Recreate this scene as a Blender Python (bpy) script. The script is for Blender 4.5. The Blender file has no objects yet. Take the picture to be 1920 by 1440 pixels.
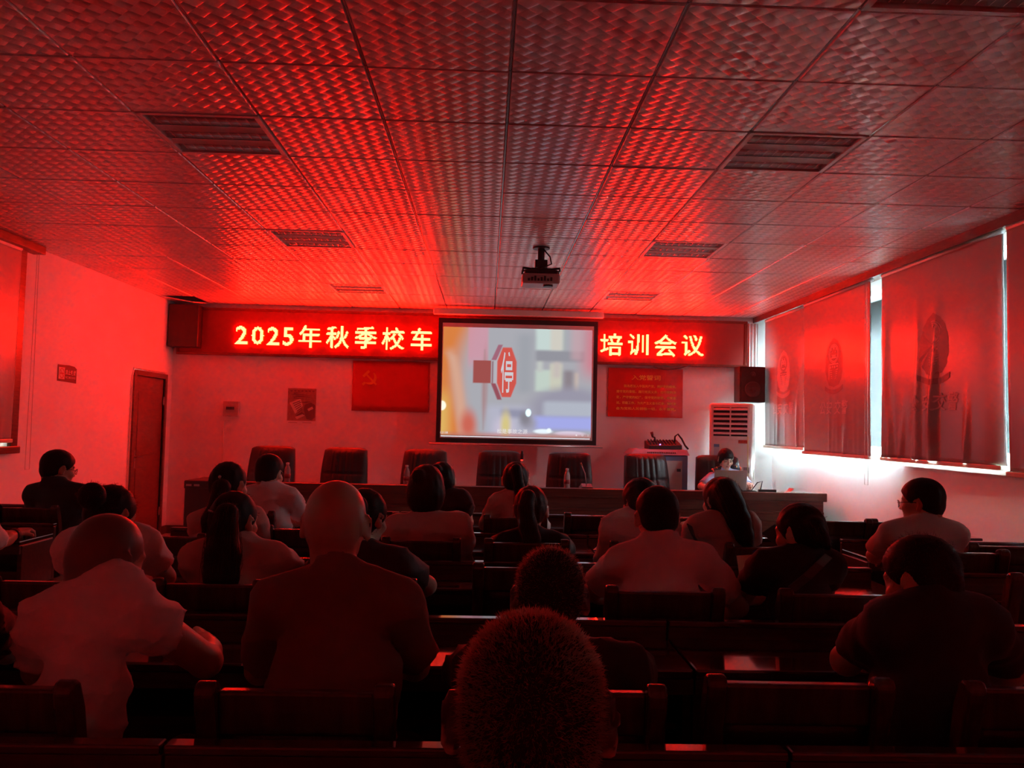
import bpy, bmesh, math, random
import numpy as np
from mathutils import Vector, Matrix
from mathutils.bvhtree import BVHTree
random.seed(7); RNG = np.random.default_rng(7)
S = bpy.context.scene; C = S.collection
# ---------------------------------------------------------------- camera
FPX, CX, CY, EYE = 1553.0, 960.0, 720.0, 1.42
phi, pit, yaw = .022, .0522, .0291
cf = np.array([math.sin(yaw)*math.cos(pit), math.cos(yaw)*math.cos(pit), math.sin(pit)])
cr = np.array([math.cos(yaw), -math.sin(yaw), 0.]); cu = np.cross(cr, cf)
CR = cr*math.cos(phi)+cu*math.sin(phi); CU = cu*math.cos(phi)-cr*math.sin(phi)
cam = bpy.data.cameras.new('camera'); camo = bpy.data.objects.new('camera', cam); C.objects.link(camo)
cam.sensor_width = 36; cam.lens = FPX/1920*36; cam.clip_start = .02; cam.clip_end = 100
camo.matrix_world = Matrix(((CR[0], CU[0], -cf[0], 0), (CR[1], CU[1], -cf[1], 0), (CR[2], CU[2], -cf[2], EYE), (0, 0, 0, 1)))
S.camera = camo
# ---------------------------------------------------------------- daylight, exposure
w = bpy.data.worlds.new('daylight'); S.world = w; w.use_nodes = True
bg = w.node_tree.nodes['Background']; bg.inputs[0].default_value = (.74, .93, 1, 1)
_n = w.node_tree.nodes.new; _tc, _sx, _mr = _n('ShaderNodeTexCoord'), _n('ShaderNodeSeparateXYZ'), _n('ShaderNodeMapRange')      # bright high sky, dimmer towards the horizon
w.node_tree.links.new(_tc.outputs['Generated'], _sx.inputs[0]); w.node_tree.links.new(_sx.outputs[2], _mr.inputs[0])
_mr.interpolation_type = 'SMOOTHSTEP'
for _i, _v in ((1, .12), (2, .75), (3, 6.), (4, 170)): _mr.inputs[_i].default_value = _v
w.node_tree.links.new(_mr.outputs[0], bg.inputs[1])
S.view_settings.view_transform = 'Standard'; S.view_settings.look = 'None'
S.view_settings.exposure = .42; S.view_settings.gamma = 1; S.view_settings.use_curve_mapping = False
S.cycles.max_bounces = 8; S.cycles.diffuse_bounces = 6; S.cycles.glossy_bounces = 4; S.cycles.transmission_bounces = 6
S.cycles.sample_clamp_indirect = 60; S.cycles.caustics_reflective = False; S.cycles.caustics_refractive = False
LED, LED_SIDE = (112.0, .95, .36), (26.0, .20, .01)      # red diodes of the sign; flank glow added for the panel's halo
def portal(y, z, x, ly, lz):
    l = bpy.data.lights.new('window_light', 'AREA'); l.shape = 'RECTANGLE'; l.size = lz; l.size_y = ly
    l.cycles.is_portal = True
    o = bpy.data.objects.new('window_light', l); C.objects.link(o); o.location = (x, y, z)
    o.rotation_euler = (0, math.radians(90), 0)
# ---------------------------------------------------------------- helpers
def ray(x, y):
    d = cf*FPX+CR*(x-CX)-CU*(y-CY); return d/d[1]
def at(x, y, Y): return np.array([0, 0, EYE])+ray(x, y)*Y
def onz(x, y, z):
    d = ray(x, y); return np.array([0, 0, EYE])+d*((z-EYE)/d[2])
OFF = {}
def tag(o, label=None, cat=None, group=None, kind=None):
    if label: o['label'] = label
    if cat: o['category'] = cat
    if group: o['group'] = group
    if kind: o['kind'] = kind
    return o
def thing(name, label, cat, loc=(0, 0, 0), group=None):
    o = bpy.data.objects.new(name, None); C.objects.link(o); o.location = loc; o.empty_display_size = .1
    OFF[o.name] = np.array(loc, float); return tag(o, label, cat, group)
def dup(root, loc, rotz=0, label=None, scale=None):
    r = root.copy(); C.objects.link(r); r.location = loc; r.rotation_euler = (0, 0, rotz)
    if scale: r.scale = scale
    if label: r['label'] = label
    for ch in list(root.children):
        c = ch.copy(); C.objects.link(c); c.parent = r
        for g in list(ch.children):
            d = g.copy(); C.objects.link(d); d.parent = c
    return r
class MB:
    def __init__(s): s.v = []; s.f = []; s.n = 0
    def add(s, v, f, M=None):
        v = np.asarray(v, float).reshape(-1, 3)
        if M is not None:
            M = np.array(M); v = v@M[:3, :3].T+M[:3, 3]
        s.v.append(v); s.f += [tuple(int(i)+s.n for i in q) for q in f]; s.n += len(v); return s
    def bb(s, x0, x1, y0, y1, z0, z1, M=None):
        v = [(x, y, z) for x in (x0, x1) for y in (y0, y1) for z in (z0, z1)]
        return s.add(v, [(0, 1, 3, 2), (4, 6, 7, 5), (0, 4, 5, 1), (2, 3, 7, 6), (0, 2, 6, 4), (1, 5, 7, 3)], M)
    def tube(s, pts, r, n=8, cap=True):
        P = np.array(pts, float); m = len(P); R = np.full(m, r) if np.isscalar(r) else np.array(r, float)
        T = np.gradient(P, axis=0); T /= np.linalg.norm(T, axis=1)[:, None]+1e-12
        a = np.array([0, 0, 1.]) if abs(T[0][2]) < .9 else np.array([1., 0, 0])
        V = []
        for i in range(m):
            a = a-T[i]*(a@T[i]); a /= np.linalg.norm(a)+1e-12; b = np.cross(T[i], a)
            for k in range(n):
                t = 2*math.pi*k/n; V.append(P[i]+R[i]*(math.cos(t)*a+math.sin(t)*b))
        F = [(i*n+k, i*n+(k+1) % n, (i+1)*n+(k+1) % n, (i+1)*n+k) for i in range(m-1) for k in range(n)]
        if cap: F += [tuple(range(n-1, -1, -1)), tuple((m-1)*n+k for k in range(n))]
        return s.add(V, F)
    def lathe(s, prof, n=20, M=None):
        V = [(r*math.cos(2*math.pi*k/n), r*math.sin(2*math.pi*k/n), z) for r, z in prof for k in range(n)]
        m = len(prof)
        F = [(i*n+k, i*n+(k+1) % n, (i+1)*n+(k+1) % n, (i+1)*n+k) for i in range(m-1) for k in range(n)]
        F += [tuple(range(n-1, -1, -1)), tuple((m-1)*n+k for k in range(n))]
        return s.add(V, F, M)
    def prism(s, poly, d0, d1, M=None):   # polygon in local x,y; extruded along local z
        n = len(poly); V = [(x, y, d0) for x, y in poly]+[(x, y, d1) for x, y in poly]
        F = [tuple(range(n-1, -1, -1)), tuple(range(n, 2*n))]+[(k, (k+1) % n, n+(k+1) % n, n+k) for k in range(n)]
        return s.add(V, F, M)
    def grid(s, fn, nu, nv):
        V = [fn(i/nu, j/nv) for i in range(nu+1) for j in range(nv+1)]
        return s.add(V, [(i*(nv+1)+j, (i+1)*(nv+1)+j, (i+1)*(nv+1)+j+1, i*(nv+1)+j+1) for i in range(nu) for j in range(nv)])
    def build(s, name, mat, parent=None, smooth=False, bevel=0, fix=True, seg=2):
        V = np.concatenate(s.v) if s.v else np.zeros((0, 3))
        if parent is not None: V = V-OFF[parent.name]
        me = bpy.data.meshes.new(name); me.from_pydata(V.tolist(), [], s.f)
        if fix:
            b = bmesh.new(); b.from_mesh(me); bmesh.ops.recalc_face_normals(b, faces=b.faces); b.to_mesh(me); b.free()
        if mat: me.materials.append(mat)
        if smooth: me.polygons.foreach_set('use_smooth', [True]*len(me.polygons))
        o = bpy.data.objects.new(name, me); C.objects.link(o)
        if parent is not None: o.parent = parent; OFF[o.name] = OFF[parent.name]
        else: OFF[o.name] = np.zeros(3)
        if bevel:
            md = o.modifiers.new('bevel', 'BEVEL'); md.width = bevel; md.segments = seg; md.limit_method = 'ANGLE'
        return o
def rotm(ax, deg, loc=(0, 0, 0)): return Matrix.Translation(loc)@Matrix.Rotation(math.radians(deg), 4, ax)
def frame(o, x, y, z): # matrix from axes
    return np.array([[x[0], y[0], z[0], o[0]], [x[1], y[1], z[1], o[1]], [x[2], y[2], z[2], o[2]], [0, 0, 0, 1]], float)
FRONT = lambda X, Y, Z: frame((X, Y, Z), (1, 0, 0), (0, 0, 1), (0, -1, 0))      # local x right, y up, z towards the audience
def text(body, size=1., bold=0., spacing=1., ext=0.):
    c = bpy.data.curves.new('t', 'FONT'); c.body = body; c.size = size; c.offset = bold; c.space_character = spacing
    c.extrude = ext; c.resolution_u = 3; c.align_x = 'CENTER'
    o = bpy.data.objects.new('t', c); C.objects.link(o); bpy.context.view_layer.update()
    m = o.evaluated_get(bpy.context.evaluated_depsgraph_get()).to_mesh()
    v = np.array([x.co[:] for x in m.vertices]).reshape(-1, 3); f = [tuple(p.vertices) for p in m.polygons]
    bpy.data.objects.remove(o); bpy.data.curves.remove(c)
    return v, f
def centred(v):
    v = v.copy(); v[:, :2] -= (v[:, :2].min(0)+v[:, :2].max(0))/2; return v
# ---------------------------------------------------------------- materials
def mat(name, col, rough=.5, metal=0, spec=.5, coat=0, noise=0, nscale=20, bump=0, bscale=60, sheen=0, emit=None, attr=None, trans=0, sub=0):
    m = bpy.data.materials.new(name); m.use_nodes = True; nt = m.node_tree; p = nt.nodes['Principled BSDF']; L = nt.links.new
    p.inputs['Base Color'].default_value = (*col, 1); p.inputs['Roughness'].default_value = rough
    p.inputs['Metallic'].default_value = metal; p.inputs['Specular IOR Level'].default_value = spec
    if coat: p.inputs['Coat Weight'].default_value = coat; p.inputs['Coat Roughness'].default_value = .06
    if sheen: p.inputs['Sheen Weight'].default_value = sheen; p.inputs['Sheen Roughness'].default_value = .4
    if trans: p.inputs['Transmission Weight'].default_value = trans
    if emit: p.inputs['Emission Color'].default_value = (*emit, 1); p.inputs['Emission Strength'].default_value = 1
    tc = nt.nodes.new('ShaderNodeTexCoord')
    if attr:
        a = nt.nodes.new('ShaderNodeAttribute'); a.attribute_name = attr; L(a.outputs['Color'], p.inputs['Base Color'])
    elif noise:
        n = nt.nodes.new('ShaderNodeTexNoise'); n.inputs['Scale'].default_value = nscale; n.inputs['Detail'].default_value = 4
        L(tc.outputs['Object'], n.inputs['Vector'])
        mx = nt.nodes.new('ShaderNodeMixRGB'); mx.inputs[1].default_value = (*[c*(1-noise) for c in col], 1)
        mx.inputs[2].default_value = (*[min(1, c*(1+noise)) for c in col], 1); L(n.outputs['Fac'], mx.inputs[0]); L(mx.outputs[0], p.inputs['Base Color'])
    if bump:
        n2 = nt.nodes.new('ShaderNodeTexNoise'); n2.inputs['Scale'].default_value = bscale; n2.inputs['Detail'].default_value = 3
        L(tc.outputs['Object'], n2.inputs['Vector']); b = nt.nodes.new('ShaderNodeBump'); b.inputs['Strength'].default_value = bump
        b.inputs['Distance'].default_value = .01; L(n2.outputs['Fac'], b.inputs['Height']); L(b.outputs[0], p.inputs['Normal'])
    return m
def wood(name, c0, c1, rough, scale=(3, 30, 30), coat=0):
    m = mat(name, c0, rough, coat=coat); nt = m.node_tree; L = nt.links.new; p = nt.nodes['Principled BSDF']
    tc = nt.nodes.new('ShaderNodeTexCoord'); mp = nt.nodes.new('ShaderNodeMapping'); mp.inputs['Scale'].default_value = scale
    n = nt.nodes.new('ShaderNodeTexNoise'); n.inputs['Scale'].default_value = 1; n.inputs['Detail'].default_value = 6; n.inputs['Distortion'].default_value = 1.2
    r = nt.nodes.new('ShaderNodeValToRGB'); r.color_ramp.elements[0].color = (*c0, 1); r.color_ramp.elements[1].color = (*c1, 1)
    r.color_ramp.elements[0].position = .35; r.color_ramp.elements[1].position = .7
    L(tc.outputs['Object'], mp.inputs[0]); L(mp.outputs[0], n.inputs[0]); L(n.outputs['Fac'], r.inputs[0]); L(r.outputs[0], p.inputs['Base Color'])
    return m
def weave(name, col):
    m = mat(name, col, .32, metal=.22, spec=.6); nt = m.node_tree; L = nt.links.new; p = nt.nodes['Principled BSDF']
    N = nt.nodes.new
    def mth(op, a, b=None):
        n = N('ShaderNodeMath'); n.operation = op
        for i, q in enumerate((a, b)):
            if q is None: continue
            if isinstance(q, (int, float)): n.inputs[i].default_value = q
            else: L(q, n.inputs[i])
        return n.outputs[0]
    tc = N('ShaderNodeTexCoord'); mp = N('ShaderNodeMapping'); mp.inputs['Rotation'].default_value = (0, 0, math.radians(45)); mp.inputs['Scale'].default_value = (19, 19, 19)
    L(tc.outputs['Object'], mp.inputs[0]); sp = N('ShaderNodeSeparateXYZ'); L(mp.outputs[0], sp.inputs[0])
    x, y = sp.outputs[0], sp.outputs[1]
    par = mth('MODULO', mth('ADD', mth('ADD', mth('FLOOR', x), mth('FLOOR', y)), 1000), 2)
    sx = mth('SINE', mth('MULTIPLY', mth('FRACT', x), math.pi)); sy = mth('SINE', mth('MULTIPLY', mth('FRACT', y), math.pi))
    h = mth('ADD', mth('MULTIPLY', par, mth('POWER', sx, .7)), mth('MULTIPLY', mth('SUBTRACT', 1, par), mth('POWER', sy, .7)))
    rg = mth('ADD', .24, mth('MULTIPLY', par, .22)); L(rg, p.inputs['Roughness'])
    mx = N('ShaderNodeMixRGB'); mx.inputs[1].default_value = (*col, 1); mx.inputs[2].default_value = (*[c*.66 for c in col], 1); L(par, mx.inputs[0]); L(mx.outputs[0], p.inputs['Base Color'])  # alternate cells darkened to imitate how the embossing catches light
    at_ = N('ShaderNodeAttribute'); at_.attribute_name = 'relief'
    b = N('ShaderNodeBump'); b.inputs['Distance'].default_value = .006; L(h, b.inputs['Height']); L(at_.outputs['Fac'], b.inputs['Strength']); L(b.outputs[0], p.inputs['Normal'])
    return m
def glow(name, col):
    m = bpy.data.materials.new(name); m.use_nodes = True; nt = m.node_tree; nt.nodes.clear()
    e = nt.nodes.new('ShaderNodeEmission'); e.inputs[0].default_value = (*[min(1, c/max(col)) for c in col], 1); e.inputs[1].default_value = max(col)
    o = nt.nodes.new('ShaderNodeOutputMaterial'); nt.links.new(e.outputs[0], o.inputs[0]); return m
def glow_attr(name, attr, k=1.):
    m = glow(name, (k, k, k)); nt = m.node_tree; a = nt.nodes.new('ShaderNodeAttribute'); a.attribute_name = attr
    nt.links.new(a.outputs['Color'], [n for n in nt.nodes if n.type == 'EMISSION'][0].inputs[0]); return m
M_wall = mat('wall paint', (.86, .84, .83), .6, noise=.05, nscale=3, bump=.06, bscale=40)
M_floor = mat('floor tile', (.58, .53, .50), .3, noise=.1)
M_tile = weave('embossed ceiling tile', (.82, .80, .78))
M_dark = mat('dark void', (.03, .03, .03), .8)
M_metal = mat('brushed metal', (.62, .61, .6), .3, metal=.9)
M_white = mat('white plastic', (.78, .78, .76), .4)
M_cream = mat('cream enamel', (.80, .80, .74), .32)
M_black = mat('black plastic', (.02, .02, .02), .45)
M_trim = wood('reddish wood trim', (.10, .035, .02), (.17, .065, .035), .35, (4, 4, 40))
M_desk = wood('dark stained desk wood', (.030, .010, .007), (.060, .022, .014), .13, (2, 40, 40), coat=1.)
M_desk2 = wood('dark desk panel wood', (.045, .014, .009), (.085, .03, .018), .3, (2, 40, 40))
M_chair = wood('black walnut chair wood', (.045, .018, .012), (.085, .034, .021), .25, (30, 30, 4), coat=.3)
M_podium = wood('mahogany podium wood', (.055, .017, .012), (.10, .034, .022), .3, (2, 40, 40), coat=.2)
M_leather = mat('black leather', (.020, .017, .018), .38, bump=.25, bscale=120)
M_fabric = mat('taupe blind fabric', (.40, .36, .34), .30, spec=.6, bump=.05, bscale=200)
M_paper = mat('white paper', (.82, .82, .80), .6)
M_led = glow('lit red diodes', LED); M_led2 = glow('added halo flanks', LED_SIDE)
M_red = mat('red vinyl', (.62, .02, .012), .25)
M_gold = mat('gold print', (.95, .66, .06), .4)
# ================================================================ the room
XL, XR, YB, YR, ZC = -4.0, 3.68, 10.6, -1.1, 2.905
def struct(name, mb, m, **k): return tag(mb.build(name, m, **k), kind='structure')
struct('floor', MB().bb(XL-.2, XR+.2, YR, YB+.2, -.1, 0), M_floor)
struct('wall_back', MB().bb(XL-.2, XR+.2, YB, YB+.2, 0, 3.1), M_wall)
struct('wall_rear', MB().bb(XL-.2, XR+.2, YR-.2, YR, 0, 3.1), M_wall)
W1, W2 = (7.46, 10.52), (3.95, 7.20)          # window openings in the right wall (y range)
b = MB().bb(XR, XR+.22, YR, YB, 0, 1.26).bb(XR, XR+.22, YR, YB, 2.80, 3.1)
for y0, y1 in ((YR, W2[0]), (W2[1], W1[0]), (W1[1], YB)): b.bb(XR, XR+.22, y0, y1, 1.26, 2.80)
struct('wall_right', b, M_wall)
LW = (5.45, 7.03)
DY0, DY1, DZ = 9.52, 10.36, 1.92
b = MB().bb(XL-.2, XL, YR, LW[0], 0, 3.1).bb(XL-.2, XL, LW[1], DY0, 0, 3.1).bb(XL-.2, XL, DY1, YB, 0, 3.1)
b.bb(XL-.2, XL, LW[0], LW[1], 0, 1.22).bb(XL-.2, XL, LW[0], LW[1], 2.78, 3.1).bb(XL-.2, XL, DY0, DY1, DZ, 3.1)
struct('wall_left', b, M_wall)
struct('baseboard_back', MB().bb(XL, XR, YB-.015, YB, 0, .10), M_trim)
struct('baseboard_left', MB().bb(XL, XL+.015, LW[1], DY0-.07, 0, .10).bb(XL, XL+.015, DY1+.07, YB, 0, .10), M_trim)
# ceiling: clip-in embossed tiles, each a little out of level, over a dark void
GX = [.063+.603*k for k in range(-7, 7)]; GY = [3.39+.6*k for k in range(-11, 13)]
LAMPS = [(-1.746, 3.99), (1.269, 3.99), (-1.746, 6.39), (1.269, 6.39), (-1.746, 8.79), (1.269, 8.79), (1.269, 2.19)]
cm = MB(); rel = []
for gx in GX:
    for gy in GY:
        if any(abs(gx-a)+abs(gy-b_) < .05 for a, b_ in LAMPS): continue
        x0, x1, y0, y1 = max(gx+.003, XL), min(gx+.600, XR), gy+.003, min(gy+.597, YB)
        if x1-x0 < .03 or y1-y0 < .03 or y1 < YR: continue
        ax, ay, dz = RNG.normal(0, .0016), RNG.normal(0, .0016), abs(RNG.normal(0, .0012))
        sag = abs(gx+4.158) < .05 and abs(gy-9.99) < .05
        V = []
        for q, i in ((.012, 0), (0, .007)):
            for x, y in ((x0+i, y0+i), (x1-i, y0+i), (x1-i, y1-i), (x0+i, y1-i)):
                z = ZC-dz+q+(x-(x0+x1)/2)*ax+(y-(y0+y1)/2)*ay
                if sag: z -= .075*max(0, (x-x0)/(x1-x0))*max(0, (y1-y)/(y1-y0))
                V.append((x, y, z))
        cm.add(V, [(4, 5, 6, 7), (0, 1, 5, 4), (1, 2, 6, 5), (2, 3, 7, 6), (3, 0, 4, 7)])
        r_ = (.6 if -.6 < gx < .1 else 1.)*RNG.uniform(.8, 1.1)
        rel += [r_*.55]*8
cm.bb(XL-.2, XR+.2, YR, YB, ZC+.12, ZC+.2); rel += [0.]*8
co = struct('ceiling', cm, M_tile, fix=False)
a_ = co.data.attributes.new('relief', 'FLOAT', 'POINT'); a_.data.foreach_set('value', rel)
# T-bars between the tile rows
b = MB()
for gx in GX: b.bb(gx-.004, gx+.004, YR, YB, ZC+.004, ZC+.02)
for gy in GY: b.bb(XL, XR, gy-.003, gy+.003, ZC+.004, ZC+.02)
struct('trim_1', b, mat('grid bar enamel', (.35, .33, .32), .25, metal=.8))
# ---------------------------------------------------------------- louvre lights, all switched off
M_mirror = mat('louvre aluminium', (.75, .74, .73), .22, metal=.9)
LN = ['off louvre ceiling light nearest the front on the left side', 'off louvre ceiling light nearest the viewer fully in frame on the right',
      'off louvre ceiling light second from the sign, left half', 'off louvre ceiling light second from the sign, right of the projector',
      'off louvre ceiling light glowing red in front of the sign, left', 'off louvre ceiling light closest to the sign on the right side',
      'off louvre ceiling light cut by the top right corner of the picture']
LN[0] = 'largest off louvre ceiling light on the left half of the ceiling'
lamp0 = thing('ceiling_light', LN[0], 'ceiling light', (LAMPS[0][0]+.3, LAMPS[0][1]+.3, ZC), 'recessed louvre ceiling lights')
lx, ly = LAMPS[0][0]+.3, LAMPS[0][1]+.3
b = MB()
for q in (-1, 1): b.bb(lx+q*.285-.012, lx+q*.285+.012, ly-.297, ly+.297, ZC-.004, ZC+.02).bb(lx-.297, lx+.297, ly+q*.285-.012, ly+q*.285+.012, ZC-.004, ZC+.02)
b.build('frame', M_white, lamp0)
MB().bb(lx-.29, lx+.29, ly-.29, ly+.29, ZC+.09, ZC+.1).bb(lx-.29, lx-.285, ly-.29, ly+.29, ZC, ZC+.1).bb(lx+.285, lx+.29, ly-.29, ly+.29, ZC, ZC+.1).bb(lx-.29, lx+.29, ly-.29, ly-.285, ZC, ZC+.1).bb(lx-.29, lx+.29, ly+.285, ly+.29, ZC, ZC+.1).build('housing', M_white, lamp0)
for k in (-1, 0, 1):
    yc = ly+k*.195; b = MB()
    for j in range(12):
        xx = lx-.275+j*.05; b.bb(xx-.0012, xx+.0012, yc-.05, yc+.05, ZC+.0, ZC+.05)
    for q in (-1, 1): b.grid(lambda u, v: (lx-.275+.55*u, yc+q*(.052-.022*v*v), ZC+.002+.055*v), 1, 6)
    b.build('louvre', M_mirror, lamp0, fix=False)
    MB().tube([(lx-.27, yc, ZC+.07), (lx+.27, yc, ZC+.07)], .013, 10).build('fluorescent_tube', M_white, lamp0, smooth=True)
for k in (-.5, .5):
    yc = ly+k*.195
    MB().grid(lambda u, v: (lx-.275+.55*u, yc-.044+.088*v, ZC-.002+.012*math.sin(math.pi*v)), 1, 8).build('reflector_bar', M_white, lamp0, fix=False)
for (x, y), n in list(zip(LAMPS, LN))[1:]: dup(lamp0, (x+.3, y+.3, ZC), 0, n)
# ---------------------------------------------------------------- windows, valances
def glassmat():
    m = bpy.data.materials.new('window glass'); m.use_nodes = True; nt = m.node_tree; nt.nodes.clear(); N = nt.nodes.new; L = nt.links.new
    t, g, f, x, o = N('ShaderNodeBsdfTransparent'), N('ShaderNodeBsdfGlossy'), N('ShaderNodeFresnel'), N('ShaderNodeMixShader'), N('ShaderNodeOutputMaterial')
    t.inputs[0].default_value = (.94, .97, .97, 1); g.inputs[1].default_value = .02
    L(f.outputs[0], x.inputs[0]); L(t.outputs[0], x.inputs[1]); L(g.outputs[0], x.inputs[2]); L(x.outputs[0], o.inputs[0]); return m
M_glass = glassmat()
M_alu = mat('white window frame', (.75, .76, .76), .35)
def window(n, x, y0, y1, z0, z1, bars):
    r = thing('window_%d' % n, None, None, (x, (y0+y1)/2, z0)); tag(r, kind='structure')
    b = MB()
    for z in (z0, z1-.05): b.bb(x-.03, x+.03, y0, y1, z, z+.05)
    for k in range(bars+1):
        y = y0+(y1-y0-.05)*k/bars; b.bb(x-.03, x+.03, y, y+.05, z0, z1)
    b.build('window_frame', M_alu, r); MB().bb(x-.003, x+.003, y0+.02, y1-.02, z0+.02, z1-.02).build('pane', M_glass, r)
window(1, XR+.14, W1[0], W1[1], 1.26, 2.80, 4); window(2, XR+.14, W2[0], W2[1], 1.26, 2.80, 4); window(3, XL-.14, LW[0], LW[1], 1.22, 2.78, 2)
struct('trim_2', MB().bb(3.42, 3.437, 3.2, YB, 2.835, ZC).bb(3.437, XR, 3.2, YB, ZC-.012, ZC-.002), M_trim)
struct('trim_leak_stop', MB().bb(3.54, XR, 3.6, 7.22, 1.165, 1.20), M_wall)  # sill board added to stop daylight leaking out below these blinds
struct('trim_4', MB().bb(XL, XL+.035, LW[1]+.02, LW[1]+.12, 1.11, 2.84).bb(XL, XL+.06, 5.2, LW[1]+.12, 1.11, 1.17).bb(XL, XL+.11, 5.2, LW[1]+.27, 2.835, ZC), M_trim, bevel=.006)
for y, z, ly_, lz_ in ((7.34, 2.0, .24, 1.7), (5.49, 2.0, .1, 1.7), (10.49, 2.0, .2, 1.7)): portal(y, z, 3.52, ly_, lz_)
portal(9.06, 2.03, 3.51, 1.6, .07); bpy.data.objects['window_light.003'].rotation_euler = (math.radians(90), 0, 0)
for y0, y1 in (W1, W2): portal((y0+y1)/2, 2.03, XR+.10, y1-y0, 1.52)
# ---------------------------------------------------------------- roller blinds with printed police badges
M_print1 = mat('pale badge print', (.66, .55, .52), .5); M_print2 = mat('dark badge print', (.29, .24, .23), .5)
M_lining = mat('white blind lining', (.85, .86, .86), .7)
M_bar = mat('ivory blind bar', (.75, .70, .55), .35)
M_cord = mat('pale cord', (.55, .5, .47), .6)
def emblem_pts(sc):
    out = []
    def ring(pts, off): out.append((pts, off))
    n = 40
    sh = []
    for k in range(n):      # shield-like wreath outline, pointed at the top
        t = 2*math.pi*k/n; x = .62*math.copysign(abs(math.sin(t))**.75, math.sin(t)); y = 1.0*math.copysign(abs(math.cos(t))**.85, math.cos(t)); x *= 1-.18*max(0, y)
        if abs(x) < .3 and y > .8: y += .09*(1-abs(x)/.3)
        sh.append((x*(1+.035*math.cos(14*t)), y*(1+.02*math.cos(14*t))))
    return sh
def blind(name, x, y0, y1, z0, z1, fold, label, pr, sgn=1, cordy=None, curl=0, badge=True):
    r = thing(name, label, 'blind', (x, (y0+y1)/2, z0), 'roller blinds')
    rr = random.Random(int(y0*100)); rid = [(rr.uniform(.03, .97), rr.uniform(.012, .03), rr.uniform(.5, 1), rr.uniform(.35, .9), rr.uniform(-.1, .1)) for _ in range(9)]
    def dx(u, v):           # u across, v up from the bottom
        d = .008*math.sin(5*u+3*v)*(1-v)
        for c, w_, am, h, sl in rid:
            k = max(0, 1-v/h); d += fold*am*k*math.exp(-((u-c-sl*v)/(w_*(1+v)))**2)
        d -= curl*max(0, (.16-u)/.16)**2*(1-.6*v)
        return d
    pt = lambda u, v, e=0: (x-sgn*(dx(u, v)+e), y0+(y1-y0)*u, z0+.03+(z1-z0-.03)*v)
    o = MB().grid(lambda u, v: pt(u, v), 90, 50).build('blind_fabric', M_fabric, r, smooth=True, fix=False)
    sd = o.modifiers.new('cloth', 'SOLIDIFY'); sd.thickness = .0015; sd.offset = 0
    MB().grid(lambda u, v: (lambda p: (p[0]+sgn*.006, p[1], p[2]))(pt(u, v)), 60, 30).build('blind_lining', M_lining, r, smooth=True, fix=False)
    MB().bb(x-.02, x+.008, y0-.005, y1+.005, z0, z0+.032).build('bottom_bar', M_bar, r, bevel=.006)
    MB().tube([(x+sgn*.012, y0, z1+.0), (x+sgn*.012, y1, z1+.0)], .022, 12).build('roller', M_white, r, smooth=True)
    if badge:
        W, Hh = y1-y0, z1-z0
        def decal(V, F, cu_, cv, m, nm, e):
            V = np.asarray(V); P = [pt(cu_-sgn*q[0]*(1.42 if nm != 'lettering' else 1)/W, cv+q[1]/Hh, e+q[2]) for q in V]
            return MB().add(P, F).build(nm, m, r, fix=False)
        sc = .24; cu_ = .5; cv = .56
        sh = emblem_pts(sc); V = [(0, 0, 0)]+[(a*sc, b_*sc, 0) for a, b_ in sh]; n = len(sh)
        decal(V, [(0, k+1, (k+1) % n+1) for k in range(n)], cu_, cv, pr[0], 'badge', .002)
        V = []; F = []
        def ell(cx, cy, rx, ry, a0=0, a1=360, w_=.03):
            m_ = 20; s0 = len(V)
            for k in range(m_+1):
                t = math.radians(a0+(a1-a0)*k/m_)
                for q in (1, 1-w_/min(rx, ry)): V.append(((cx+rx*q*math.sin(t))*sc, (cy+ry*q*math.cos(t))*sc, 0))
            for k in range(m_): F.append((s0+2*k, s0+2*k+1, s0+2*k+3, s0+2*k+2))
        def quad(ps):
            s0 = len(V); V.extend([(a*sc, b_*sc, 0) for a, b_ in ps]); F.append(tuple(range(s0, s0+len(ps))))
        ell(0, .42, .36, .42); ell(0, .42, .30, .36, w_=.04)
        quad([(math.sin(k*math.pi/5)*(.1 if k % 2 == 0 else .045), .66+math.cos(k*math.pi/5)*(.1 if k % 2 == 0 else .045)) for k in range(10)])
        for a, b_ in ((-.17, .6), (.17, .6), (-.12, .5), (.12, .5)): quad([(a-.03, b_-.02), (a+.03, b_-.02), (a, b_+.04)])
        quad([(-.2, .22), (.2, .22), (.14, .3), (-.14, .3)]); quad([(-.12, .32), (.12, .32), (.16, .37), (-.16, .37)])
        quad([(-.34, -.06), (.34, -.06), (.3, .0), (-.3, .0)])
        for k in range(4): quad([(-.3+.16*k, -.2+.03*(k % 2)), (-.2+.16*k, -.2+.03*(k % 2)), (-.2+.16*k, -.1), (-.3+.16*k, -.1)])
        for q in (-1, 1):
            for k in range(5): quad([(q*.08, -.3-.09*k), (q*(.30-.03*k), -.24-.09*k), (q*(.28-.03*k), -.28-.09*k)])
        decal(V, F, cu_, cv, pr[1], 'badge_relief', .004)
        V = []; F = []                                # ribbon under the badge
        for k in range(13):
            t = -1+k/6; yy = -1.12-.2*(1-t*t)
            V += [(t*.66*sc, yy*sc, 0), (t*.66*sc, (yy+.2)*sc, 0)]
        F = [(2*k, 2*k+2, 2*k+3, 2*k+1) for k in range(12)]
        decal(V, F, cu_, cv, pr[0], 'badge_ribbon', .004)
        for wd_, o_ in (('公安', -.19), ('交警', .19)):
            v, f = text(wd_, .15, .0015, 1.2); v = centred(v); v[:, 0] += v[:, 1]*.12+o_
            decal(v, f, cu_, .285, M_print1, 'lettering', .006)
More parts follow.
